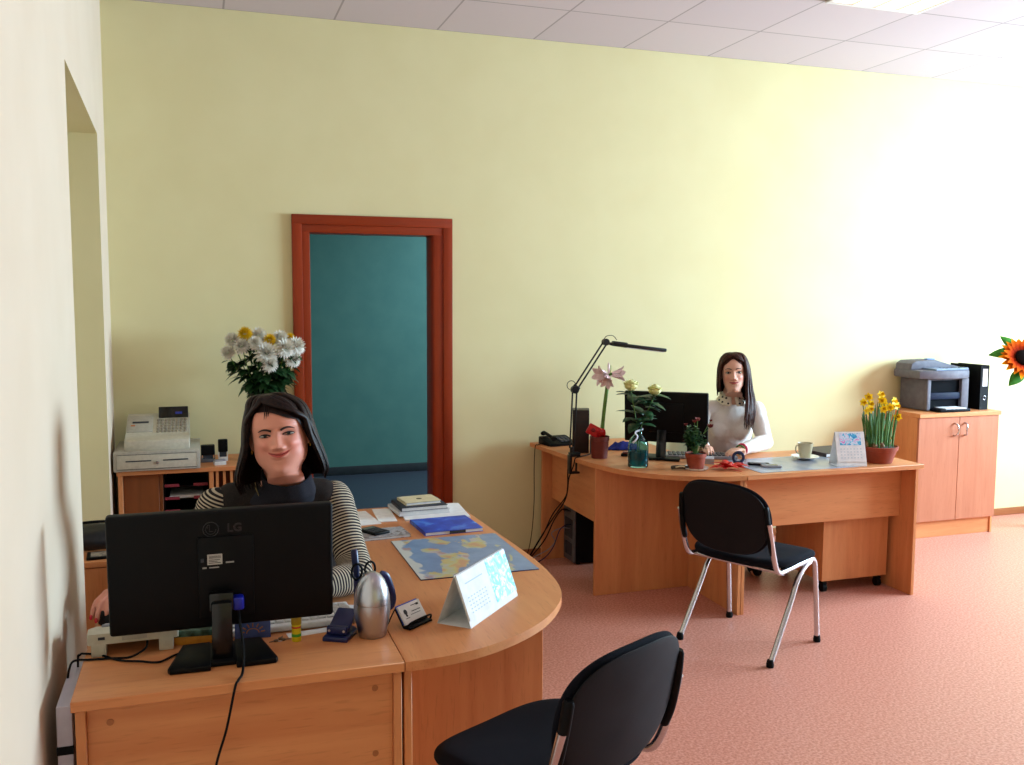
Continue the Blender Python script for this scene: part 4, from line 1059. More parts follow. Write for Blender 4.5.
b.grid(P); b.build('fabric', noisy('royal blue fabric', '#1c2c90', '#142070', 60, .8), t, mods=[('SOLIDIFY', dict(thickness=.003, offset=1))])
t = thing('pen_tray', 'dark red and black pens in a tray behind the glass vase', 'pens', (2.345, 4.80, DT), R(-30))
MB().box((0, 0, .008), (.14, .05, .014), bevel=.004).build('tray', BLACKP, t)
for k in range(3): MB().tube([(-.06, -.014+.014*k, .019), (.062, -.016+.015*k, .021)], .0045, 8).build('pen', [DRED, BLACKP, mat('pale pink pen', '#c8a0a0', .4)][k], t)
# miniature rose
t = thing('potted_rose', 'miniature potted rose with dark red blooms on a white saucer', 'potted plant', (2.487, 4.338, DT))
MB().lathe([(.058, 0), (.062, .002), (.068, .012), (.066, .012), (.060, .005), (0, .005)], 36).build('saucer', WHITEC, t)
MB().lathe([(.040, .005), (.042, .006), (.052, .066), (.056, .068), (.056, .088), (.052, .088), (.050, .076), (0, .076)], 32).build('pot', TERRA, t)
MB().lathe([(.0495, .076), (.048, .082), (.02, .085), (0, .085)], 24).build('soil', SOIL, t)
rg = random.Random(11); b = MB(); s = MB(); tips = []
for k in range(46):
    a = rg.uniform(0, 2*PI); r_ = rg.uniform(.01, .075); z = rg.uniform(.14, .225)-r_*.3
    tip = Vector((r_*math.cos(a)-.008, r_*math.sin(a)*.9, z)); tips.append(tip)
    s.tube([(tip.x*.15, tip.y*.15, .08), tip*.6+Vector((0, 0, .04)), tip], .0012, 5)
    for q in range(7):
        d = Vector((rg.uniform(-1, 1), rg.uniform(-1, 1), rg.uniform(-.3, .8)))
        leaf(b, tip*rg.uniform(.72, 1)+Vector((0, 0, .012)), d, (0, 0, 1), rg.uniform(.022, .036), .018, .3, 4)
s.build('stems', STEMG, t); b.build('leaves', DGREEN, t)
for k, (x, y, z, r_) in enumerate(((-.030, -.03, .262, .011), (-.004, -.02, .268, .012), (.066, -.03, .232, .015), (.086, 0, .258, .008), (-.058, .01, .240, .010), (.022, .03, .266, .011))):
    m = MB(); m.tube([(x*.5, y*.5, .19), (x*.9, y*.9, z-.012), (x, y, z)], .0012, 5)
    m.build('bloom_stem', STEMG, t)
    m = MB()
    for q in range(9):
        a = q*2.4; leaf(m, (x, y, z-r_*.6), (math.cos(a)*.6, math.sin(a)*.6, 1), (math.cos(a), math.sin(a), 0), r_*1.7, r_*1.5, -.3, 4)
    m.build('bloom', noisy('dark rose petal', '#6a1418', '#8a2a2c', 60, .6) if k not in (1, 5) else noisy('pink rose petal', '#a86a6a', '#8a4448', 60, .6), t)
# red ribbon bow
t = thing('ribbon_bow', 'crumpled red ribbon bow lying near the small potted rose', 'bow', (2.660, 4.275, DT), R(-8))
b = MB(); rg = random.Random(4)
for k in range(26):
    a = rg.uniform(0, 2*PI); el = rg.uniform(.02, .9); sp = 1.25 if abs(math.cos(a)) > .5 else .75
    leaf(b, (rg.uniform(-.03, .03), rg.uniform(-.015, .015), .012), (math.cos(a)*sp, math.sin(a)*.8, el), (0, 0, 1), rg.uniform(.06, .10), rg.uniform(.025, .045), .9*el+.12, 6, .4)
for v in b.bm.verts: v.co.z = max(.001, v.co.z)
b.build('loops', noisy('red ribbon', '#c81414', '#d8281c', 60, .4), t, mods=[('SOLIDIFY', dict(thickness=.0012, offset=1))])
MB().ell((0, -.005, .030), (.016, .013, .013)).build('knot', RED, t)
b = MB(); b.tube([(-.01, -.02, .006), (.01, -.05, .004), (.03, -.075, .003)], .004, 6, flat=.4); b.build('tail', RED, t)
# phones, tape, mat, cup, calendar
t = thing('desk_mat', 'pale grey blue desk mat under the cup and saucer', 'desk mat', (3.075, 4.330, DT), R(0))
MB().bx(-.315, .315, -.195, .195, 0, .002, bevel=.0006, seg=1).build('sheet', noisy('grey blue sheet', '#8d97a8', '#a8b0bc', 8, .25), t)
def mobile(label, loc, rz, sx, sy, m):
    t = thing('mobile_phone', label, 'phone', loc, rz); MB().box((0, 0, .006), (sx, sy, .012), bevel=.004, seg=3).build('case', m, t); MB().box((0, .006, .0121), (sx*.84, sy*.72, .0008)).build('screen', BLACKG, t); return t
mobile('black mobile phone at the left edge of the pale desk mat', (2.875, 4.335, DT+.002), R(62), .050, .115, BLACKP)
mobile('silver edged mobile phone nearest the desk front on the mat', (2.905, 4.262, DT+.002), R(70), .048, .105, GREYP)
t = thing('tape_dispenser', 'small navy tape roll beside the wrist of the woman in white', 'tape', (2.800, 4.420, DT+.002), R(-20))
b = MB(); b.tube([(0.028*math.cos(a), 0, .032+.028*math.sin(a)) for a in [2*PI*k/26 for k in range(26)]], .0085, 8, closed=True, flat=1); b.box((0, 0, .003), (.05, .03, .006), bevel=.001); b.build('roll', NAVY, t)
t = thing('saucer', 'white saucer under the cream coffee cup', 'saucer', (3.238, 4.425, DT+.002))
MB().lathe([(0, .001), (.030, 0), (.034, .003), (.060, .009), (.078, .016), (.077, .018), (.058, .012), (.030, .006), (0, .0055)], 40).build('dish', WHITEC, t, smooth=70)
t = thing('coffee_cup', 'cream coffee cup standing on a white saucer', 'cup', (3.238, 4.425, DT+.008))
CUPC = noisy('cream glaze', '#d8cfae', '#cec49f', 20, .3)
MB().lathe([(0, .0), (.026, 0), (.030, .004), (.036, .035), (.042, .078), (.0435, .086), (.0415, .086), (.0395, .078), (.034, .036), (.027, .008), (0, .007)], 40).build('bowl', CUPC, t, smooth=70)
MB().lathe([(0, .0735), (.0385, .0735), (.0385, .0745), (0, .0745)], 32).build('coffee', mat('coffee', '#3a2414', .2), t)
b = MB(); b.tube(bez([(-.038, 0, .072), (-.056, 0, .074), (-.064, 0, .056), (-.056, 0, .034), (-.034, 0, .026)], 6), .0042, 10); b.build('handle', CUPC, t)
tent_calendar('upright tent calendar with pink blue picture next to the daffodils', (3.352, 4.200, DT+.002), R(-14), .165, .115, .182, True, PINKB)
t = thing('folder', 'closed dark brown folder behind the tent calendar on the far desk', 'folder', (3.535, 4.560, DT), R(6))
b = MB(); b.bx(-.16, .16, -.11, .11, 0, .003).bx(-.16, .16, -.11, .11, .021, .024).bx(-.16, -.156, -.11, .11, .003, .021); b.build('cover', noisy('dark brown leatherette', '#2c2024', '#241a1e', 60, .5), t); MB().bx(-.155, .155, -.105, .105, .003, .021).build('pages', PAPER, t)
# daffodils
t = thing('potted_daffodils', 'round terracotta bowl of yellow daffodils on the desk corner', 'potted plant', (3.578, 4.232, DT))
MB().lathe([(.072, 0), (.076, .002), (.098, .070), (.104, .072), (.108, .092), (.102, .094), (.096, .080), (0, .080)], 44).build('pot', TERRA, t)
MB().lathe([(.0955, .080), (.09, .088), (.04, .092), (0, .094)], 30).build('soil', SOIL, t)
b = MB(); rg = random.Random(9)
for k in range(12):
    a = rg.uniform(0, 2*PI); q = rg.uniform(.02, .075); b.ell((q*math.cos(a), q*math.sin(a), .098), (.016, .016, .018), u=10, v=8)
b.build('bulbs', noisy('bulb skin', '#9a7a54', '#7a5a3a', 60, .7), t)
b = MB()
for k in range(85):
    a = rg.uniform(0, 2*PI); q = .078*math.sqrt(rg.random()); x, y = q*math.cos(a), q*math.sin(a)
    h = rg.uniform(.17, .275)*(1-.15*(q/.078)); ox, oy = x*rg.uniform(.15, .55)+rg.uniform(-.012, .012), y*rg.uniform(.15, .5)
    pts = bez([(x, y, .085), (x+ox*.3, y+oy*.3, .085+h*.5), (x+ox, y+oy, .085+h)], 4)
    ang = rg.uniform(-.9, .9); u = Vector((math.cos(ang), math.sin(ang), 0))
    b.tube(pts, [.0048]*5+[.0045, .004, .003, .0008], 6, flat=.35, up=[Vector((-u.y, u.x, 0))]*9)
b.build('leaves', noisy('daffodil leaf', '#3a6a2c', '#4f8038', 30, .5), t)
def daffodil(p, d):
    """flower head: six petals and a trumpet"""
    p = Vector(p); d = Vector(d).normalized(); u = d.orthogonal().normalized(); w = d.cross(u)
    s = MB(); x0 = Vector((p.x*.55, p.y*.55, .09)); s.tube(bez([x0, x0*.4+p*.6+Vector((0, 0, -.02)), p-d*.012+Vector((0, 0, .004)), p], 5), .0024, 6); so = s.build('flower_stem', STEMG, t)
    m = MB()
    for k in range(6):
        a = 2*PI*k/6; e = u*math.cos(a)+w*math.sin(a); leaf(m, p, e+d*.15, d, .027, .019, .1, 4)
    fo = m.build('flower', noisy('daffodil petal', '#ffe020', '#fad610', 40, .5), t)
    m = MB(); rows = []
    for r_, z in ((.005, 0), (.0065, .008), (.008, .015), (.0105, .019)):
        rows.append([p + d*z + (u*math.cos(2*PI*k/12)+w*math.sin(2*PI*k/12))*r_*(1+.08*(k % 2)) for k in range(12)])
    m.grid(rows, closev=True); m.build('trumpet', noisy('daffodil trumpet', '#ffd000', '#f8c400', 40, .5), fo)
for px, pz, y in ((-.102, .372, -.03), (-.012, .380, -.02), (-.099, .306, -.04), (.067, .345, -.03), (.096, .316, -.02), (.028, .314, -.05), (-.012, .303, -.045), (.099, .254, -.03), (-.040, .326, .03), (-.095, .338, .02), (-.02, .352, -.04), (-.085, .29, .0), (.05, .33, .03)):
    daffodil((px, y, pz), (rnd(-.9, .3), -1, rnd(-.1, .4)))
# printer, binder
GB = noisy('warm grey printer plastic', '#716e75', '#67646c', 30, .6, spec=.2); GL = noisy('light blue grey plastic', '#8292ac', '#7888a4', 30, .5, spec=.25)
t = thing('printer', 'grey multifunction printer on the cabinet by the back wall', 'printer', (4.945, 5.295, .875))
b = MB(); b.bx(-.180, .180, -.10, .14, .004, .225, bevel=.006).bx(-.180, -.150, -.128, -.10, .004, .225, bevel=.004).bx(.118, .180, -.128, -.10, .004, .225, bevel=.004); b.build('body', GB, t)
MB().bx(-.148, .116, -.103, -.099, .016, .212).build('paper_bay', mat('paper bay dark', '#05060b', .7, spec=.06), t)
MB().bx(-.148, .116, -.120, -.100, .080, .128, bevel=.008).build('output_flap', mat('dark blue grey plastic', '#1c2338', .6, spec=.15), t)
b = MB(); b.bx(-.14, .12, -.215, -.10, .003, .022, bevel=.004); b.build('paper_tray', mat('tray dark', '#0a0c14', .6, spec=.12), t)
MB().bx(-.09, .09, -.21, -.105, .022, .027).build('tray_paper', PAPER, t)
b = MB(); out = [(-.235, .145), (.20, .145), (.205, -.10), (.15, -.155), (.0, -.170), (-.15, -.155), (-.235, -.11)]
b.prism(out, .225, .285, bevel=.012); b.build('scanner', GB, t)
b = MB(); b.prism([(-.13, -.150), (.15, -.150), (.195, -.10), (.195, -.02), (-.13, -.02)], .2845, .298, bevel=.005); b.build('control_panel', GL, t)
b = MB()
for i in range(4):
    for j in range(3): b.box((-.02+.035*i, -.125+.03*j, .299), (.020, .014, .005), bevel=.002, seg=1)
b.build('buttons', mat('slate buttons', '#4a5468', .4), t); MB().box((.15, -.085, .299), (.045, .025, .004)).build('display', BLACKG, t)
b = MB(); M = Matrix(((1, 0, 0, 0), (0, 0, -1, 0), (0, 1, 0, 0), (0, 0, 0, 1)))
b.prism([(-.232, .284), (-.225, .325), (-.19, .345), (-.02, .350), (.10, .318), (.19, .300), (.195, .284)], -.140, .02, bevel=.008, M=M); b.build('document_feeder', GB, t)
MB().box((-.02, .04, .352), (.07, .03, .010), bevel=.003).build('paper_guide', mat('blue guide', '#5a7cb0', .4), t)
t = thing('ring_binder', 'black lever arch binder with white spine label standing by the printer', 'binder', (5.243, 5.145, .875))
b = MB(); b.bx(-.037, .037, 0, .003, 0, .315).bx(-.037, -.034, .003, .285, 0, .315).bx(.034, .037, .003, .285, 0, .315); b.build('cover', BLACKP, t, smooth=0)
MB().bx(-.033, .033, .012, .275, .004, .300).build('papers', PAPER, t, smooth=0)
MB().bx(-.020, .024, -.001, 0, .165, .290).build('spine_label', PAPER, t, smooth=0)
b = MB(); b.tube([Vector((.002+.013*math.cos(a), -.001, .085+.013*math.sin(a))) for a in [2*PI*k/20 for k in range(20)]], .0022, 6, closed=True); b.build('finger_ring', SILVER, t)
# chrysanthemums
t = thing('glass_vase', 'tall clear glass vase of chrysanthemums on the register table', 'vase', (.320, 5.235, TZ))
MB().lathe([(0, 0), (.052, 0), (.055, .003), (.050, .10), (.055, .24), (.068, .33), (.0655, .33), (.052, .24), (.047, .10), (.051, .010), (0, .009)], 40).build('glass', mat('clear glass', '#dfe6e2', .03, trans=1, ior=1.3), t, smooth=60)
VB = Vector((.320, 5.235, TZ+.012)); rg = random.Random(21)
CH = [(.33, 1.349, -.06, 1, .062), (.296, 1.440, .02, 1, .048), (.224, 1.452, -.01, 0, .040), (.431, 1.375, -.05, 1, .055), (.489, 1.385, -.02, 1, .052), (.470, 1.314, -.03, 1, .046), (.161, 1.416, .03, 1, .045), (.134, 1.352, 0, 1, .040), (.350, 1.420, -.03, 2, .034), (.410, 1.424, .03, 1, .048), (.275, 1.405, -.05, 1, .040), (.345, 1.292, -.08, 1, .044), (.205, 1.388, -.03, 1, .045), (.465, 1.425, .06, 2, .030)]
names = ['large white chrysanthemum at the front centre of the bouquet', 'white chrysanthemum at the top of the bouquet right of the yellow one', 'single deep yellow chrysanthemum at the top of the bouquet', 'white chrysanthemum right of the big central bloom', 'white chrysanthemum overlapping the red door frame', 'lowest white chrysanthemum on the right of the bouquet', 'pale chrysanthemum at the upper left of the bouquet', 'small pale chrysanthemum sticking out furthest left', 'small yellow chrysanthemum above the big central bloom', 'white chrysanthemum at the top right of the bouquet', 'white chrysanthemum just left above the big central bloom', 'white chrysanthemum hanging below the big central bloom', 'white chrysanthemum below the deep yellow one', 'small yellow chrysanthemum between the top right white blooms']
for (x, z, dy, col_, r_), nm in zip(CH, names):
    t = thing('chrysanthemum', nm, 'flower', VB + Vector((rg.uniform(-.018, .018), rg.uniform(-.018, .018), 0)), 0, 'chrysanthemums in the vase')
    tip = Vector((x, 5.235-.04+dy, z)) - t.location
    pts = bez([(0, 0, 0), (tip.x*.04, tip.y*.04, .30), tip*.55+Vector((0, 0, .10)), tip], 6)
    MB().tube(pts, .0028, 7).build('stem', STEMG, t)
    b = MB(); nd = Vector((tip.x*1.2, -.30+tip.y, .35)); chrysanthemum(b, tip, nd, r_*1.22, 90); b.build('flower', PETALW if col_ == 1 else PETALY, t)
    b = MB()
    for k in range(15):
        q = rg.uniform(.45, .93); p = pts[int(q*(len(pts)-1))]; a = rg.uniform(0, 2*PI)
        for s_ in range(3):
            leaf(b, p, (math.cos(a+(s_-1)*.5)+tip.x*.5, math.sin(a+(s_-1)*.5), rg.uniform(-.7, .1)), (0, 0, 1), rg.uniform(.06, .095), .034, .4, 5)
    b.build('leaves', DGREEN, t)
# sunflower in a vase on a second cabinet, mostly outside the frame
t = thing('plant_stand', 'slim round wooden plant stand just outside the right picture edge', 'plant stand', (5.765, 5.10, 0))
MB().lathe([(0, .850), (.105, .850), (.110, .855), (.110, .870), (.105, .875), (0, .875)], 40).build('top', WX, t)
MB().lathe([(.026, .030), (.020, .2), (.024, .5), (.020, .8), (.034, .8500)], 24).build('post', WZ, t)
MB().lathe([(0, 0), (.085, 0), (.088, .006), (.080, .022), (.03, .030), (0, .030)], 40).build('base', WX, t)
t = thing('flower_vase', 'dark blue vase on the plant stand, only its rim inside the right picture edge', 'vase', (5.690, 5.10, .875))
MB().lathe([(0, 0), (.045, 0), (.050, .004), (.060, .06), (.052, .12), (.042, .155), (.070, .19), (.116, .212), (.112, .212), (.066, .19), (.037, .155), (.046, .12), (.052, .06), (0, .02)], 40).build('body', mat('navy glaze', '#1c2a4a', .2), t, smooth=60)
t = thing('sunflower', 'artificial orange red sunflower with green leaves at the right picture edge', 'flower', (5.705, 5.10, .895))
fc = Vector((-.236, -.06, .347)); fd = Vector((-.28, -.8, .52)).normalized(); u = fd.cross(Vector((0, 0, 1))).normalized(); w = u.cross(fd)
MB().tube(bez([(.02, .02, 0), (0, 0, .12), (-.05, -.01, .22), (-.15, -.03, .315), fc-fd*.012], 6), .006, 10).build('stem', STEMG, t)
rg = random.Random(2)
def petals(n, ln, wd, m, tilt):
    b = MB()
    for k in range(n):
        a = 2*PI*k/n + rg.uniform(-.06, .06); e = u*math.cos(a)+w*math.sin(a)
        leaf(b, fc+e*.045, e+fd*tilt, fd, ln*rg.uniform(.9, 1.08), wd, .12, 6)
    b.build('petals', m, t)
def sunpetal(c1, c2):
    m = mat('sunflower petal', c1, .8, spec=.05); tc = N(m, 'ShaderNodeTexCoord'); d = N(m, 'ShaderNodeVectorMath', operation='DISTANCE'); d.inputs[1].default_value = fc
    L(m, tc, 'Object', d, 0); r = ramp(m, [(.05, '#400a02'), (.085, '#9c2604'), (.13, '#cc5404'), (.17, '#e09a08')]); L(m, d, 'Value', r, 'Fac'); L(m, r, 'Color', bsdf(m), 'Base Color'); return m
SP = sunpetal('#d05010', '#f0b020'); petals(20, .125, .050, SP, .1); petals(18, .100, .046, SP, .35)
b = MB(); b.ell((0, 0, 0), (.060, .060, .020), M=frame_of(fc+fd*.012, u, w), u=28, v=14); b.build('seed_head', noisy('dark seed head', '#0c0606', '#1c100c', 220, .95, .6, 220, spec=.05), t)
b = MB()
for d, ln, q in (((-.95, -.2, .30), .20, .055), ((-.3, -.1, .6), .17, .05), ((-.8, -.3, -.40), .16, -.075), ((.6, -.2, .7), .15, .04)):
    d = Vector(d); d = (d - fd*d.dot(fd)).normalized() - fd*.12; leaf(b, fc-fd*.012+d*.02+w*q, d, fd, ln, .085, .15, 7)
b.build('leaves', noisy('bright leaf', '#2f6a1c', '#3f7c28', 40, .6, spec=.15), t, mods=[('SOLIDIFY', dict(thickness=.001))])
# ------------------------------------------------------------------ people
def cr(xs, ys, x):
    """Catmull-Rom interpolation of a table"""
    if x <= xs[0]: return ys[0]
    if x >= xs[-1]: return ys[-1]
    i = max(k for k in range(len(xs)) if xs[k] <= x); i = min(i, len(xs)-2)
    t = (x-xs[i])/(xs[i+1]-xs[i]); d = xs[i+1]-xs[i]
    m0 = (ys[i+1]-ys[max(i-1, 0)])/(xs[i+1]-xs[max(i-1, 0)])*d
    m1 = (ys[min(i+2, len(ys)-1)]-ys[i])/(xs[min(i+2, len(ys)-1)]-xs[i])*d
    return (2*t**3-3*t*t+1)*ys[i] + (t**3-2*t*t+t)*m0 + (-2*t**3+3*t*t)*ys[i+1] + (t**3-t*t)*m1
HZ = [-.200, -.150, -.126, -.114, -.100, -.080, -.055, -.028, 0, .030, .060, .085, .102, .110, .1135]
HA = [.054, .051, .050, .046, .0475, .0580, .0655, .0705, .0735, .0755, .0740, .0640, .0440, .0240, .0001]
HF = [.020, .024, .044, .078, .0890, .0900, .0895, .0905, .0900, .0920, .0860, .0690, .0460, .0250, .0001]
HB = [.066, .060, .060, .062, .0660, .0740, .0830, .0920, .0970, .1000, .0970, .0830, .0560, .0300, .0001]
def g(x, z, x0, z0, sx, sz, A): return A*math.exp(-((x-x0)/sx)**2 - ((z-z0)/sz)**2)
class Head:
    def __init__(s, full=0., smile=.006, lip=1., k=1., crown=1., width=1.): s.full, s.smile, s.lip, s.k, s.crown, s.width = full, smile, lip, k, crown, width
    def lipz(s, x): return -.0695*s.k + s.smile*(x/.026)**2
    def up(s, z): return z if z < .03 else .03+(z-.03)/s.crown
    def feat(s, x, z):
        d = 0; zr = z
        if z < 0: z = z/s.k
        nz = cr([-.062, -.055, -.050, -.043, -.032, -.012, .004, .018], [0, .004, .014, .0215, .0175, .0095, .0045, 0], z) if -.062 < z < .018 else 0
        w = .0085 + .0055*ss(.0, -.043, z) if z < 0 else .0085
        d += nz*math.exp(-(x/w)**2)
        for sg in (-1, 1):
            d += g(x, z, sg*.0135, -.0465, .0065, .0065, .0085)
            d += g(x, z, sg*.031, -.001, .0165, .0110, -.0095)
            d += g(x, z, sg*.030, .0200, .020, .0075, .0035)
            d += g(x, z, sg*.0400, -.034, .019, .017, .0060+.004*s.full)
            d += g(x, z, sg*.046, -.068, .016, .018, .003*s.full)
        d += g(x, z, 0, -.070, .024, .018, .0055)
        d += g(x, zr, 0, -.1000, .019, .012, .0060)
        z = zr
        k = max(0, 1-(x/.0275)**2)
        zl = s.lipz(x)
        d += .0052*s.lip*k*math.exp(-((z-zl-.0042)/.0036)**2) + .0058*s.lip*k*math.exp(-((z-zl+.0054)/.0042)**2)
        d -= .0048*math.exp(-(x/.030)**4)*math.exp(-((z-zl)/.0017)**2)
        d -= .0022*math.exp(-((z-zl+.014)/.004)**2)*math.exp(-(x/.016)**2)
        return d
    def prof(s, z):
        z = s.up(z); a, f, b = cr(HZ, HA, z), cr(HZ, HF, z), cr(HZ, HB, z)
        a *= s.width*(1 + .12*s.full*0) if z > -.12 else 1
        a *= 1 + .12*s.full*math.exp(-((z+.066)/.034)**2)
        if z < -.10: f += .018*s.full*ss(-.108, -.126, z)*(1-ss(-.14, -.165, z))
        return max(a, 0), max(f, 0), max(b, 0)
    def pos(s, z, th):
        a, f, b = s.prof(z); c = math.cos(th)
        x = a*math.sin(th)
        y = -f*abs(c)**.86 if c > 0 else b*abs(c)**.95
        if c > 0: y -= s.feat(x, z)*ss(0, .35, c)
        off = .048*ss(-.112, -.165, z)
        return Vector((x, y+off, z))
    def surf(s, x, z):
        a, f, b = s.prof(z); return s.pos(z, math.asin(max(-.99, min(.99, x/a))))
    def mesh(s):
        zs = list(np.linspace(-.195, -.128, 10)) + list(np.linspace(-.124, .050, 100)) + [.052+(.03+.0835*s.crown-.052)*math.sin(t) for t in np.linspace(0, PI/2, 22)][1:]
        ths = [-(PI) + 2*PI*k/140 for k in range(140)]
        ths = [t - .42*math.sin(t)*1.0 for t in ths]      # denser columns across the face
        b = MB(); rows = [[s.pos(z, t) for t in ths] for z in zs]
        b.grid(rows, closev=True)
        return b
def skin_mat(name, base, lipc, hexbrow='#2a1a14'):
    m = mat(name, base, .48, spec=.35, sub=.12)
    at = N(m, 'ShaderNodeAttribute', attribute_name='lip'); mx = N(m, 'ShaderNodeMix', data_type='RGBA'); mx.inputs[6].default_value = lin(base); mx.inputs[7].default_value = lin(lipc)
    L(m, at, 'Fac', mx, 0)
    a2 = N(m, 'ShaderNodeAttribute', attribute_name='blush'); m2 = N(m, 'ShaderNodeMix', data_type='RGBA'); m2.inputs[7].default_value = lin('#d8705e')
    L(m, a2, 'Fac', m2, 0); m.node_tree.links.new(mx.outputs[2], m2.inputs[6]); m.node_tree.links.new(m2.outputs[2], bsdf(m).inputs['Base Color'])
    return m
def caps(b, p0, r0, p1, r1, n=16):
    p0, p1 = Vector(p0), Vector(p1); b.tube([p0, p1], [r0, r1], n); b.ell(p0, (r0, r0, r0), u=n, v=n//2+2); b.ell(p1, (r1, r1, r1), u=n, v=n//2+2)
def loft(b, rings, face, n=36):
    """rings: (center, half width, half depth); face = forward direction; closed"""
    fw = Vector((face[0], face[1], 0)).normalized(); rows = []
    R_ = [(Vector(c), w, d) for c, w, d in rings]
    dense = []
    for i in range(len(R_)-1):
        for j in range(5):
            t = j/5; q0, q1, q2, q3 = R_[max(i-1, 0)], R_[i], R_[i+1], R_[min(i+2, len(R_)-1)]
            f = lambda a0, a1, a2, a3: .5*((2*a1)+(a2-a0)*t+(2*a0-5*a1+4*a2-a3)*t*t+(3*a1-a0-3*a2+a3)*t**3)
            dense.append((f(q0[0], q1[0], q2[0], q3[0]), f(q0[1], q1[1], q2[1], q3[1]), f(q0[2], q1[2], q2[2], q3[2])))
    dense.append(R_[-1])
    for i, (c, w, d) in enumerate(dense):
        t = dense[min(i+1, len(dense)-1)][0] - dense[max(i-1, 0)][0]; t.normalize()
        f = (fw - t*fw.dot(t)).normalized(); s = t.cross(f)
        rows.append([c + s*w*math.cos(2*PI*k/n) + f*d*math.sin(2*PI*k/n) for k in range(n)])
    n0 = len(b.bm.faces)
    V = b.grid(rows, closev=True); b.bm.faces.new(V[0][::-1]); b.bm.faces.new(V[-1])
def hand(b, W, d, n, side, curl=(.3, .5, .4), sc=1., spread=.10, nails=None, thumb_in=.2):
    """palm, five fingers; side=+1 puts the thumb towards d x n"""
    W = Vector(W); d = Vector(d).normalized(); n = Vector(n); n = (n - d*n.dot(d)).normalized(); s = d.cross(n)*side
    k = sc
    for i, o in enumerate((.027, .009, -.009, -.026)):
        kn = W + d*(.086, .090, .085, .076)[i]*k + s*o*k + n*(.002, .004, .003, -.001)[i]*k
        caps(b, W + s*o*.62*k + d*.008*k, .0135*k, kn, .0108*k, 12)
        dirn = (d + s*(spread*(.5-i/3))*1.0).normalized(); p = kn; axis = dirn.cross(n).normalized(); ang = 0
        for q, (ln, r0, r1) in enumerate(zip(((.040, .044, .041, .032), (.024, .028, .026, .019), (.021, .022, .021, .018)), (.0092, .0084, .0076), (.0084, .0077, .0066))):
            ang += curl[q]*(1, 1.05, 1.1, 1.2)[i]
            dd = Matrix.Rotation(-ang, 3, axis) @ dirn
            p2 = p + dd*ln[i]*k; sc_ = (1, 1.02, .98, .88)[i]*k
            caps(b, p, r0*sc_, p2, r1*sc_, 10); p = p2
        if nails is not None:
            nn = (Matrix.Rotation(-ang, 3, axis) @ n); nails.append((p + nn*.0052*k - dd*.001, dd, nn, .0052*k))
    th = W + d*.022*k + s*.024*k - n*.004*k
    t1 = th + (d*.66 + s*.62 - n*.25).normalized()*.036*k
    t2 = t1 + (d*.86 + s*(.42-thumb_in) - n*.30).normalized()*.032*k
    t3 = t2 + (d*.92 + s*(.20-thumb_in) - n*.32).normalized()*.025*k
    caps(b, W + s*.012*k, .014*k, th, .0145*k, 12); caps(b, th, .0145*k, t1, .0108*k, 12); caps(b, t1, .0105*k, t2, .0092*k, 10); caps(b, t2, .0092*k, t3, .0075*k, 10)
    if nails is not None:
        nn = (n*.8+s*.4).normalized(); dd = (t3-t2).normalized(); nails.append((t3 + nn*.006*k, dd, nn, .0055*k))
def remeshed(b, voxel, name, smooth_it=6, noise_amp=0, noise_sc=20):
    o = b.build(name+'_raw', BLACKP, None, smooth=0, mods=[('REMESH', dict(mode='VOXEL', voxel_size=voxel)), ('SMOOTH', dict(factor=.5, iterations=smooth_it))])
    me = evaluated(o); bpy.data.objects.remove(o)
    if noise_amp:
        me.calc_loop_triangles(); nv = [v.normal.copy() for v in me.vertices]
        for v, q in zip(me.vertices, nv):
            v.co += q*noise_amp*(noise.noise(v.co*noise_sc) + .5*noise.noise(v.co*noise_sc*2.3))
    me.polygons.foreach_set('use_smooth', [True]*len(me.polygons))
    return me
def mesh_obj(name, me, mats, parent=None):
    me.name = name; me.materials.clear()
    for m in (mats if isinstance(mats, (list, tuple)) else [mats]): me.materials.append(m)
    o = bpy.data.objects.new(name, me); C.objects.link(o); o.parent = parent
    return o
def attr(me, name, vals):
    a = me.attributes.new(name, 'FLOAT', 'POINT'); a.data.foreach_set('value', [float(v) for v in vals])
def head_matrix(origin, yaw, pitch, roll, sc):
    return Matrix.Translation(origin) @ Matrix.Rotation(R(yaw), 4, 'Z') @ Matrix.Rotation(R(-pitch), 4, 'X') @ Matrix.Rotation(R(roll), 4, 'Y') @ Matrix.Scale(sc, 4)
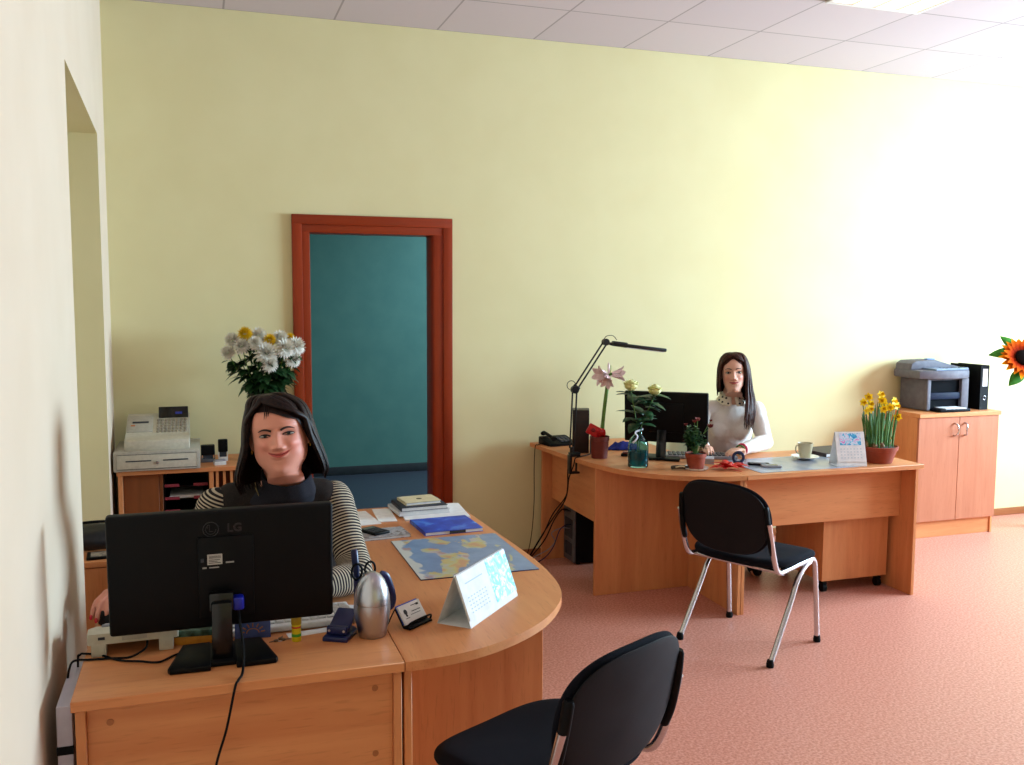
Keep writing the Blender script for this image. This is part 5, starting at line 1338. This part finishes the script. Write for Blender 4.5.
def person_body(hd, HM, limbs, voxel, skin, eyec, browc, squint, ears, nails=None, nailm=None, browy=.0, browr=.0034):
    """one continuous skin surface (head, neck, trunk, arms, hands, legs) plus eyes, lashes and brows"""
    me = remeshed(limbs, voxel, 'limbs', 4)
    body = mesh_obj('limbs', me, skin)
    hb = hd.mesh()
    for v in hb.bm.verts: v.co = HM @ v.co
    bot = [e for e in hb.bm.edges if len(e.link_faces) == 1]
    bmesh.ops.holes_fill(hb.bm, edges=bot, sides=0)
    bmesh.ops.remove_doubles(hb.bm, verts=hb.bm.verts, dist=.00008)
    ho = hb.build('head', skin, None, smooth=0)
    ops = [body]
    for sg in ears:
        e = MB(); e.ell((sg*.0755, .010, -.012), (.009, .018, .030), rot=Matrix.Rotation(R(-12), 3, 'X') @ Matrix.Rotation(R(sg*18), 3, 'Z'), u=20, v=14)
        for v in e.bm.verts: v.co = HM @ v.co
        ops.append(e.build('ear', skin, None, smooth=0))
    for q in ops:
        md = ho.modifiers.new('b', 'BOOLEAN'); md.operation = 'UNION'; md.object = q; md.solver = 'EXACT'
    me = evaluated(ho)
    for q in ops + [ho]: bpy.data.objects.remove(q)
    if len(me.vertices) < 3000: raise RuntimeError('body union failed')
    inv = HM.inverted(); lip, blush = [], []
    for v in me.vertices:
        p = inv @ v.co; l = bl = 0
        if p.y < -.05 and -.125 < p.z < .06 and abs(p.x) < .08:
            k = max(0, 1-(p.x/.0275)**2); zl = hd.lipz(p.x); dz = p.z - zl
            if k > 0: l = (1-ss(.0045*k*hd.lip+.0010, .0045*k*hd.lip+.0036, dz)) if dz > 0 else (1-ss(.0068*k*hd.lip+.0010, .0068*k*hd.lip+.0040, -dz))
            if abs(p.x) > .0275: l = 0
            bl = .45*math.exp(-((abs(p.x)-.044)/.020)**2-((p.z+.036)/.022)**2) + .25*math.exp(-(p.x/.012)**2-((p.z+.045)/.012)**2)
        lip.append(l); blush.append(bl)
    attr(me, 'lip', lip); attr(me, 'blush', blush)
    me.polygons.foreach_set('use_smooth', [True]*len(me.polygons))
    # eyes, lashes and brows go into the same mesh with their own materials
    x = MB(); x.bm.from_mesh(me)
    for sg in (-1, 1):
        c = hd.surf(sg*.0315, -.001); 
        x.mi = 1; x.ell((c.x, c.y+.0035, c.z), (.0145, .0075, .0058*squint), M=HM, u=20, v=12)
        x.mi = 2; x.ell((c.x+.0005, c.y-.0006, c.z+.0003), (.0064, .0042, .0060*min(1, squint+.05)), M=HM, u=16, v=10)
        x.mi = 3
        def arc(z0, h, r, x0=-.0155, x1=.0165, lift=0.):
            pts = []
            for i in range(11):
                t = i/10; xx = sg*(.0315 + (x0+(x1-x0)*t)); zz = z0 + h*math.sin(PI*t)**.8 + lift*t
                q = hd.surf(xx, zz); pts.append(HM @ Vector((q.x, q.y-.0034*math.sin(PI*t)-.0008, q.z)))
            x.tube(pts, [r*(.4+.6*math.sin(PI*min(1, .1+.9*i/10))) for i in range(11)], 6)
        arc(-.0012, .0056*squint+.0010, .0023, lift=.0010)  # upper lashes, drawn thicker to stand for dark eye socket shading too
        arc(-.0015, -.0052*squint, .0010)
        x.mi = 4
        pts = []; rs = []
        for i in range(12):
            t = i/11; xx = sg*(.0125 + .0365*t); zz = .0185 + browy + .0075*math.sin(PI*min(1, t*.80)) - .004*t*t
            q = hd.surf(xx, zz); pts.append(HM @ Vector((q.x, q.y-.0006, q.z))); rs.append(browr*(1-.75*t*t)*HM.to_scale()[0])
        x.tube(pts, rs, 8, flat=.75, up=[HM.to_3x3() @ Vector((0, 0, 1))]*12)
    x.mi = 6; pts = []
    for i in range(15):
        xx = -.025+.05*i/14; q = hd.surf(xx, hd.lipz(xx)); pts.append(HM @ Vector((q.x, q.y-.0003, q.z)))
    x.tube(pts, [.0004+.0011*math.sin(PI*(i+.5)/15) for i in range(15)], 6)
    x.mi = 5
    for p, d, n_, r_ in (nails or []):
        x.ell((0, 0, 0), (r_, r_*1.5, r_*.40), M=frame_of(p, d.cross(n_), d), u=12, v=8)
    x.mi = 0
    return x.build('person', [skin, mat('eye white', '#cfc8c0', .25), mat('iris', eyec, .15), mat('lash and socket shade', '#1c1210', .6), browc, nailm or skin, mat('mouth line', '#5a2020', .6)], None, smooth=0, recalc=False)
def hair_mat(name, c1, c2):
    m = mat(name, c1, .5, spec=.22)
    tc = N(m, 'ShaderNodeTexCoord'); n = N(m, 'ShaderNodeTexNoise'); n.inputs['Scale'].default_value = 90; L(m, tc, 'Object', n, 'Vector')
    r = ramp(m, [(.35, c1), (.7, c2)]); L(m, n, 'Fac', r, 'Fac'); L(m, r, 'Color', bsdf(m), 'Base Color'); return m
def hair(HM, table, pole, locks, shell_end, m, parent, seed=1, droop=None):
    """scalp shell plus swept locks; table rows are (z, half width, front, back) of the hair outline"""
    zs = [r_[0] for r_ in table][::-1]; A = [r_[1] for r_ in table][::-1]; F = [r_[2] for r_ in table][::-1]; B = [r_[3] for r_ in table][::-1]
    def P(phi, z, off=0.):
        a, f, b_ = cr(zs, A, z)+off, cr(zs, F, z)+off, cr(zs, B, z)+off
        a, f, b_ = max(a, 0), max(f, 0), max(b_, 0); k = ss(.07, zs[-1], z)
        c = math.cos(phi)
        v = Vector((a*math.sin(phi) + pole[0]*k, (-f*abs(c) if c > 0 else b_*abs(c)) + pole[1]*k, z))
        return v + droop(phi, z) if droop else v
    b = MB(); rows = []; ztop = zs[-1]
    for j in range(31):
        row = []
        for i in range(72):
            phi = -PI + 2*PI*i/72; ze = shell_end(phi); t = j/30
            z = ztop - (ztop-ze)*(1-math.cos(t*PI/2)) if t < .5 else ztop - (ztop-ze)*((1-math.cos(PI/4)) + (math.cos(PI/4))*(t-.5)/.5)
            row.append(P(phi, z, -.006))
        rows.append(row)
    b.grid(rows, closev=True); bmesh.ops.remove_doubles(b.bm, verts=b.bm.verts, dist=.0003)
    rg = random.Random(seed)
    for L_ in locks(rg):
        phis, zz, r_, off = L_
        n = 20; pts = []; ups = []
        for i in range(n+1):
            t = i/n; pts.append(P(cr(list(np.linspace(0, 1, len(phis))), phis, t), cr(list(np.linspace(0, 1, len(zz))), zz, t), off))
        for i, p in enumerate(pts):
            ups.append(Vector((p.x-pole[0]*.3, p.y-.01, max(0, p.z)*.9 if p.z > .03 else 0)))
        b.tube(pts, [r_*(.35+.65*min(1, 6*i/n))*(1 if i < n-5 else (n+.6-i)/5.6) for i in range(n+1)], 6, flat=.42, up=ups)
    for v in b.bm.verts: v.co = HM @ v.co
    return b.build('hair', m, parent, smooth=180)

# ---- the woman in the striped sleeves at the near desk
SKIN1 = skin_mat('rosy skin', '#de957f', '#bc544e'); NAIL = mat('red nail polish', '#c8142c', .2)
h1 = Head(full=1.0, smile=.0075, lip=.62, k=.80, crown=.86)
HM1 = head_matrix((.214, 2.832, 1.250), -9, 5, -7, 1.06)
ox = .006
sh_l, el_l, wr_l = (.394, 2.985, 1.000), (.442, 2.810, .798), (.262, 2.690, .800)
sh_r, el_r, wr_r = (.036, 2.985, 1.003), (-.045, 3.025, .790), (-.208, 2.868, .812)
b = MB(); nails = []
spine = [((.240, 3.170, .500), .150, .110), ((.240, 3.165, .580), .185, .135), ((.238, 3.130, .700), .168, .125), ((.234, 3.070, .830), .172, .132), ((.230, 3.015, .940), .172, .122), ((.227, 2.985, 1.010), .150, .092), ((.225, 2.965, 1.050), .095, .070), ((.223, 2.945, 1.085), .058, .058), ((.219, 2.905, 1.130), .053, .055)]
loft(b, spine, (0, -1))
for s, x in ((-1, .165), (1, .305)): b.ell((x, 2.935, .860), (.070, .070, .070), u=18, v=12)
caps(b, (.223, 2.94, 1.08), .054, (.217, 2.875, 1.155), .050)
for S_, E_, W_ in ((sh_l, el_l, wr_l), (sh_r, el_r, wr_r)):
    caps(b, S_, .056, E_, .043); caps(b, E_, .043, W_, .027)
hand(b, wr_l, (-.78, -.55, .0), (0, 0, 1), -1, (.14, .26, .22))
hand(b, wr_r, (-.50, -.86, .02), (0, .08, 1), 1, (.34, .56, .42), spread=.20, nails=nails)
for s in (-1, 1):
    hx = .240 + s*.085; kx = .240 + s*.11
    caps(b, (hx, 3.14, .555), .085, (kx, 2.735, .545), .062); caps(b, (kx, 2.735, .545), .060, (kx, 2.86, .10), .036); caps(b, (kx, 2.87, .055), .036, (kx, 2.72, .032), .028)
w1 = person_body(h1, HM1, b, .0042, SKIN1, '#25302f', mat('dark brow hair', '#2a1812', .7), .52, (1, -1), nails, NAIL, -.0075, .0044)
tag(w1, 'smiling woman with brown bob, dark vest and striped sleeves seated at the near desk', 'person')
def cloth_limbs(S_, E_, W_, r, stop=.93):
    b = MB(); S_, E_, W_ = Vector(S_), Vector(E_), Vector(W_); We = E_ + (W_-E_)*stop
    caps(b, S_, r[0], S_+(E_-S_)*.5, r[1]); caps(b, S_+(E_-S_)*.5, r[1], E_, r[2]); caps(b, E_, r[2], E_+(We-E_)*.5, r[3]); caps(b, E_+(We-E_)*.5, r[3], We, r[4])
    return b
def along(me, S_, E_, W_):
    S_, E_, W_ = Vector(S_), Vector(E_), Vector(W_); out = []
    l1 = (E_-S_).length; d1 = (E_-S_)/l1; l2 = (W_-E_).length; d2 = (W_-E_)/l2
    for v in me.vertices:
        t1 = (v.co-S_).dot(d1); t2 = (v.co-E_).dot(d2)
        k = ss(-.05, .05, t2 - (t1-l1))
        a = min(t1, l1+.02); c_ = l1 + t2
        q1 = (v.co - (S_+d1*min(max(t1, -.1), l1))).length; q2 = (v.co - (E_+d2*max(0, t2))).length
        k = ss(-.03, .03, q1-q2)
        out.append(t1*(1-k) + c_*k)
    return out
def stripe_mat():
    m = mat('striped knit', '#26222a', .9, spec=.15)
    at = N(m, 'ShaderNodeAttribute', attribute_name='along'); ml = N(m, 'ShaderNodeMath', operation='MULTIPLY'); ml.inputs[1].default_value = 1/.0102; fr = N(m, 'ShaderNodeMath', operation='FRACT')
    L(m, at, 'Fac', ml, 0); L(m, ml, 0, fr, 0); r = ramp(m, [(.0, '#2a2528'), (.50, '#2a2528'), (.56, '#c4b49c'), (.93, '#c4b49c'), (.99, '#2a2528')])
    L(m, fr, 0, r, 'Fac'); L(m, r, 'Color', bsdf(m), 'Base Color'); return m
STRIPE = stripe_mat()
for S_, E_, W_ in ((sh_l, el_l, wr_l), (sh_r, el_r, wr_r)):
    me = remeshed(cloth_limbs(S_, E_, W_, (.064, .055, .049, .046, .035), .90), .006, 'sleeve', 5, .004, 16)
    attr(me, 'along', along(me, S_, E_, W_)); mesh_obj('sleeve', me, STRIPE, w1)
VEST = noisy('dark taupe knit vest', '#2c2624', '#352e2b', 300, .95, .4, 400, spec=.1)
b = MB(); loft(b, [(c, w+.016, d+.016) for c, w, d in spine[:7]], (0, -1))
for x in (.165, .305): b.ell((x, 2.935, .860), (.084, .082, .086), u=18, v=12)
for S_ in (sh_l, sh_r):
    q = Vector(S_); ctr = Vector((.225, 2.975, 1.035)); caps(b, ctr+(q-ctr)*.25, .060, ctr+(q-ctr)*.74, .067)
me = remeshed(b, .006, 'vest', 7, .003, 18); mesh_obj('vest', me, VEST, w1)
ROLL = noisy('charcoal turtleneck', '#26252b', '#2e2d34', 300, .95, .4, 400, spec=.1)
b = MB(); rows = []
nk = [Vector((.226, 2.962, 1.040)), HM1 @ Vector((0, .078, -.172)), HM1 @ Vector((0, .058, -.142)), HM1 @ Vector((0, .044, -.120))]
for (c, r_) in ((nk[0]+Vector((0, -.01, -.01)), .104), (nk[0]*.5+nk[1]*.5+Vector((0, -.012, 0)), .090), (nk[1]+Vector((0, -.008, 0)), .083), (nk[2], .0745), (nk[3], .0760), (nk[3]+Vector((0, -.004, .005)), .071), (nk[3]+Vector((0, -.001, -.006)), .064), (nk[2], .057)):
    ax = Vector((-.03, -.42, .9)).normalized() if c.z > 1.07 else Vector((0, -.2, 1)).normalized(); u = Vector((1, 0, 0)); u = (u-ax*u.dot(ax)).normalized(); w_ = ax.cross(u)
    rows.append([c + (u*math.cos(2*PI*k/48)+w_*math.sin(2*PI*k/48)*.98)*r_*(1+.012*math.sin(k*1.3)) for k in range(48)])
b.grid(rows, closev=True); b.build('turtleneck', ROLL, w1, smooth=80, mods=[('SUBSURF', dict(levels=1, render_levels=1))])
# necklace chain and earring
chain = bez([(.300, 2.928, 1.085), (.292, 2.890, 1.060), (.268, 2.868, 1.005), (.232, 2.852, .955), (.222, 2.848, .945), (.210, 2.850, .955), (.178, 2.868, 1.005), (.152, 2.892, 1.060), (.146, 2.930, 1.085)], 8)
MB().tube(chain, .0022, 6).build('necklace', mat('antique gold', '#8a7448', .35, .8), w1)
for sg in (1, -1):
    b = MB(); b.ell((sg*.081, -.002, -.043), (.004, .005, .006), M=HM1, u=12, v=8); b.build('earring', mat('gold', '#d8a850', .25, .9), w1)
TROUS = noisy('dark trousers', '#1c1c22', '#24242b', 200, .9, spec=.15)
b = MB(); loft(b, [((.240, 3.175, .490), .150, .115), ((.240, 3.168, .580), .198, .148), ((.239, 3.140, .680), .182, .138)], (0, -1))
for s in (-1, 1):
    hx = .240 + s*.085; kx = .240 + s*.11; caps(b, (hx, 3.14, .557), .087, (kx, 2.735, .545), .070); caps(b, (kx, 2.735, .545), .070, (kx, 2.858, .13), .052)
mesh_obj('trousers', remeshed(b, .008, 'trousers', 5), TROUS, w1)
for s in (-1, 1):
    kx = .240 + s*.11; b = MB(); b.ell((kx, 2.79, .042), (.044, .125, .042), u=20, v=12); b.ell((kx, 2.86, .06), (.042, .05, .05), u=16, v=10)
    for v in b.bm.verts: v.co.z = max(.001, v.co.z)
    b.build('shoe', BLACKP, w1)
HAIR1 = hair_mat('dark brown hair', '#150b09', '#2a1611')
CRN = lambda tb, k: [(z if z < .03 else .03+(z-.03)*k, a, f, b_) for z, a, f, b_ in tb]
T1 = CRN([(.1290, 0, 0, 0), (.1260, .030, .030, .038), (.1150, .051, .054, .074), (.092, .0705, .0770, .102), (.060, .0830, .0970, .117), (.020, .0925, .1010, .123), (-.020, .0990, .0860, .124), (-.060, .1090, .0700, .124), (-.100, .1160, .0620, .120), (-.125, .1150, .0540, .113), (-.148, .1010, .0420, .098)], .86)
def end1(phi):
    p = abs(phi); 
    f0 = .066 - .030*ss(R(-20), R(44), phi)
    if p < R(40): return f0
    if p < R(78): return f0 + (-.126-f0)*ss(R(42), R(80), p)
    return -.135
def locks1(rg):
    for k in range(300):                                   # sides and back
        sg = 1 if rg.random() < .5 else -1; pe = sg*R(rg.uniform(60, 180)); ps = pe*rg.uniform(.75, 1)
        ze = rg.uniform(-.145, -.118) - (.014 if sg < 0 else -.008)
        pend = pe - sg*R(rg.uniform(0, 7)) if abs(pe) > R(70) else pe + sg*R(rg.uniform(0, 6))
        yield ([ps, ps*.4+pe*.6, pe, pe, pend], [.114, .100, .055, -.04, ze], rg.uniform(.0055, .0095), rg.uniform(-.004, .006))
    for k in range(60):                                    # fringe swept to the picture's right
        p0 = R(rg.uniform(-25, 30)); low = rg.uniform(0, 1)
        yield ([p0*.6, p0+R(4+10*low), R(34+14*low), R(60+6*low), R(74), R(80)], [.113, .094, .062-.012*low, .036-.010*low, -.02, -.125-.02*rg.random()], rg.uniform(.005, .0085), rg.uniform(-.001, .006))
    for k in range(34):                                    # fringe swept to the picture's left
        p0 = R(rg.uniform(-32, -14)); low = rg.uniform(0, 1)
        yield ([p0, p0-R(6), R(-46-8*low), R(-62-5*low), R(-72), R(-78)], [.113, .096, .070-.006*low, .040, -.02, -.14-.02*rg.random()], rg.uniform(.005, .008), rg.uniform(-.001, .006))
    for x0 in (-16, -12, -8):                              # thin loose strands on the forehead
        yield ([R(x0*.8), R(x0), R(x0-1), R(x0-3)], [.108, .084, .066, .048+rg.uniform(-.004, .006)], .0016, -.004)
def droop1(phi, z):
    """the left side flares out a little towards the shoulder"""
    k = ss(-.02, -.15, z); return Vector((-.020*k if phi < 0 else .004*k, -.004*k, 0))
hair(HM1, T1, (-.016, -.012), locks1, end1, HAIR1, w1, 3, droop1)
office_chair('black office chair under the woman in striped sleeves', (.240, 3.175, 0), 0)

# ---- the woman in white at the far desk
SKIN2 = skin_mat('fair skin', '#dda88f', '#b85a56')
h2 = Head(full=.1, smile=.0035, lip=.75, k=.88, crown=.96, width=.94)
HM2 = head_matrix((3.040, 4.880, 1.208), -30, 4, -3, 1.0)
sh_l, el_l, wr_l = (3.222, 4.905, .970), (3.150, 4.735, .795), (2.890, 4.585, .785)
sh_r, el_r, wr_r = (2.920, 5.010, .970), (2.830, 4.960, .790), (2.775, 4.735, .790)
el_l, wr_l = (3.195, 4.760, .795), (2.945, 4.615, .785)
b = MB()
spine2 = [((3.160, 5.130, .500), .140, .100), ((3.158, 5.125, .580), .170, .125), ((3.140, 5.095, .690), .132, .100), ((3.115, 5.045, .810), .138, .105), ((3.095, 5.000, .910), .142, .100), ((3.080, 4.975, .975), .128, .080), ((3.072, 4.962, 1.015), .080, .060), ((3.066, 4.948, 1.050), .050, .050), ((3.056, 4.925, 1.090), .047, .049)]
fdir = (-.34, -.94); ux = Vector((.94, -.34, 0))
loft(b, spine2, fdir)
for s in (-1, 1):
    c = Vector((3.100, 5.005, .858)) + ux*.058*s + Vector((-.34, -.94, 0))*.046; b.ell(c, (.058, .055, .062), u=16, v=10)
caps(b, (3.066, 4.948, 1.05), .047, (3.048, 4.905, 1.115), .045)
for S_, E_, W_ in ((sh_l, el_l, wr_l), (sh_r, el_r, wr_r)):
    caps(b, S_, .046, E_, .036); caps(b, E_, .036, W_, .024)
hand(b, wr_l, (-.88, -.45, .06), (0, 0, 1), -1, (.16, .26, .22), .95)
hand(b, wr_r, (-.35, -.92, .06), (0, 0, 1), 1, (.16, .26, .22), .95)
for s in (-1, 1):
    hp = Vector((3.155, 5.11, .555)) + ux*.08*s; kn = hp + Vector((-.13, -.38, -.01)) + ux*.015*s
    caps(b, hp, .080, kn, .058); caps(b, kn, .056, kn+Vector((.03, .10, -.44)), .034); caps(b, kn+Vector((.03, .11, -.49)), .034, kn+Vector((-.02, -.03, -.512)), .026)
w2 = person_body(h2, HM2, b, .005, SKIN2, '#4a5a5e', mat('brown brow hair', '#33211a', .7), .78, (-1,))
tag(w2, 'woman in white collared blouse with long side swept hair seated at the far desk', 'person')
BLOUSE = noisy('cream white blouse knit', '#f0e8e0', '#e8ded6', 200, .85, .2, 260, spec=.2)
b = MB(); loft(b, [(c, w+.010, d+.010) for c, w, d in spine2[:7]] + [((3.069, 4.955, 1.032), .064, .058)], fdir)
for s in (-1, 1):
    c = Vector((3.100, 5.005, .858)) + ux*.058*s + Vector((-.34, -.94, 0))*.046; b.ell(c, (.070, .066, .076), u=16, v=10)
for S_ in (sh_l, sh_r):
    q = Vector(S_); ctr = Vector((3.075, 4.967, 1.0)); caps(b, ctr+(q-ctr)*.2, .045, q, .054)
mesh_obj('blouse', remeshed(b, .006, 'blouse', 6, .003, 18), BLOUSE, w2)
for S_, E_, W_ in ((sh_l, el_l, wr_l), (sh_r, el_r, wr_r)):
    mesh_obj('sleeve', remeshed(cloth_limbs(S_, E_, W_, (.056, .052, .048, .044, .032), .93), .006, 'sleeve', 5, .004, 16), BLOUSE, w2)
# collar with dark studs
fw2 = Vector((-.34, -.94, 0)).normalized(); nc = Vector((3.066, 4.945, 1.048))
for s in (-1, 1):
    rows = []; pts = {}
    for i in range(15):
        a = R(8 + 172*i/14)*s; e = fw2*math.cos(a) + ux*math.sin(a)
        wd = .040 + .030*math.exp(-((abs(a)-R(22))/R(26))**2); row = []
        for j in range(6):
            t = j/5; out = .052 + wd*.86*t; z = .022*(1-t)**2 + .010 - (.010+.030*max(0, math.cos(a)))*t - .012*t*t
            row.append(nc + e*out + Vector((0, 0, z)) + fw2*.006*t)
        rows.append(row)
    b = MB(); b.grid(rows); co_ = b.build('collar', noisy('ivory collar', '#e4d8c2', '#dacdb6', 100, .8), w2, smooth=80, mods=[('SOLIDIFY', dict(thickness=.003, offset=1))])
    for i, j in ((1, 4), (2, 2), (3, 4), (4, 2), (5, 4)):
        MB().ell(rows[i][j] + fw2*.003 + Vector((0, 0, .002)), (.0065, .0065, .0065), u=12, v=8).build('stud', mat('black stud', '#17140f', .3), co_)
b = MB(); d2 = (Vector(wr_l)-Vector(el_l)).normalized(); u_ = d2.orthogonal().normalized(); v_ = d2.cross(u_); c = Vector(wr_l)-d2*.004
b.tube([c+(u_*math.cos(2*PI*k/24)+v_*math.sin(2*PI*k/24))*.030 for k in range(24)], .0065, 8, closed=True); b.build('wristband', mat('pink wristband', '#e0486a', .4), w2)
c = Vector(wr_l)+d2*.018; b = MB(); b.tube([c+(u_*math.cos(2*PI*k/24)+v_*math.sin(2*PI*k/24)*.9)*.028 for k in range(24)], .0045, 8, closed=True); b.build('bracelet', mat('green bracelet', '#3f7a3a', .4), w2)
b = MB(); loft(b, [((3.160, 5.135, .490), .142, .108), ((3.158, 5.128, .580), .182, .138), ((3.144, 5.102, .670), .146, .116)], fdir)
for s in (-1, 1):
    hp = Vector((3.155, 5.11, .557)) + ux*.08*s; kn = hp + Vector((-.13, -.38, -.012)) + ux*.015*s
    caps(b, hp, .084, kn, .064); caps(b, kn, .064, kn+Vector((.028, .095, -.42)), .048)
mesh_obj('trousers', remeshed(b, .008, 'trousers', 5), TROUS, w2)
for s in (-1, 1):
    kn = Vector((3.155, 5.11, 0)) + ux*.08*s + Vector((-.13, -.38, 0)) + ux*.015*s; b = MB()
    Mf = frame_of((kn.x+.01, kn.y+.03, 0), (.94, -.34, 0), (.34, .94, 0)); b.ell((0, 0, .040), (.040, .115, .040), M=Mf, u=20, v=12); b.ell((0, .06, .055), (.038, .045, .045), M=Mf, u=16, v=10)
    for v in b.bm.verts: v.co.z = max(.001, v.co.z)
    b.build('shoe', BLACKP, w2)
HAIR2 = hair_mat('chestnut brown hair', '#2a140e', '#4e281c')
T2 = CRN([(.1270, 0, 0, 0), (.1240, .028, .028, .036), (.1130, .050, .054, .073), (.090, .0695, .0760, .099), (.060, .0800, .0940, .112), (.020, .0890, .0960, .116), (-.020, .0900, .0800, .116), (-.060, .0900, .0640, .114), (-.100, .0900, .0600, .112), (-.150, .0950, .0640, .108), (-.200, .0930, .0780, .104), (-.260, .0850, .0900, .100), (-.330, .0720, .0950, .090)], .96)
def end2(phi):
    p = abs(phi)
    f0 = .080 - .034*ss(0, R(42), p)
    if p < R(36): return f0
    if phi > 0: return f0 + (-.17-f0)*ss(R(38), R(76), p)
    return f0 + (-.115-f0)*ss(R(38), R(80), p)
def locks2(rg):
    for k in range(230):
        sg = 1 if rg.random() < .5 else -1; pe = sg*R(rg.uniform(54, 180)); ps = pe*rg.uniform(.7, 1)
        if sg > 0: ze = rg.uniform(-.25, -.17)
        else: ze = rg.uniform(-.135, -.11)
        yield ([ps, pe*.9, pe, pe, pe - sg*R(rg.uniform(-3, 6))], [.122, .106, .05, -.05, ze], rg.uniform(.0055, .009), rg.uniform(-.004, .005))
    for k in range(130):                                   # long mass over the picture's right shoulder
        pe = R(rg.uniform(48, 105)); q = rg.uniform(-.8, .8)
        yield ([R(rg.uniform(10, 120)), R(60)+.3*(pe-R(60)), R(68)+.7*(pe-R(75)), pe, pe-R(10)+R(10*q), pe-R(16)+R(18*q)], [.122, .098, .04, -.08, -.20, rg.uniform(-.345, -.26)], rg.uniform(.006, .010), rg.uniform(-.004, .010))
    for k in range(46):
        p0 = R(rg.uniform(-6, 40)); low = rg.random()
        yield ([p0*.5, p0+R(6), R(44+10*low), R(63), R(70), R(72)], [.122, .100, .070-.012*low, .030, -.05, -.18-.08*rg.random()], rg.uniform(.004, .007), rg.uniform(-.001, .005))
    for k in range(46):
        p0 = R(rg.uniform(-40, 0)); low = rg.random()
        yield ([p0*.5, p0-R(6), R(-44-10*low), R(-63), R(-72), R(-80)], [.122, .100, .070-.012*low, .030, -.04, -.12-.02*rg.random()], rg.uniform(.004, .007), rg.uniform(-.001, .005))
def droop2(phi, z):
    k = ss(-.08, -.26, z); k2 = ss(.03, -.10, z); return Vector((.014*k + .012*k2*ss(R(50), R(90), phi) if phi > 0 else .02*k - .007*k2, -.030*k if 0 < phi < R(120) else .01*k, 0))
hair(HM2, T2, (.0, -.015), locks2, end2, HAIR2, w2, 5, droop2)
office_chair('black office chair on casters under the woman in white', (3.165, 5.13, 0), R(-20))
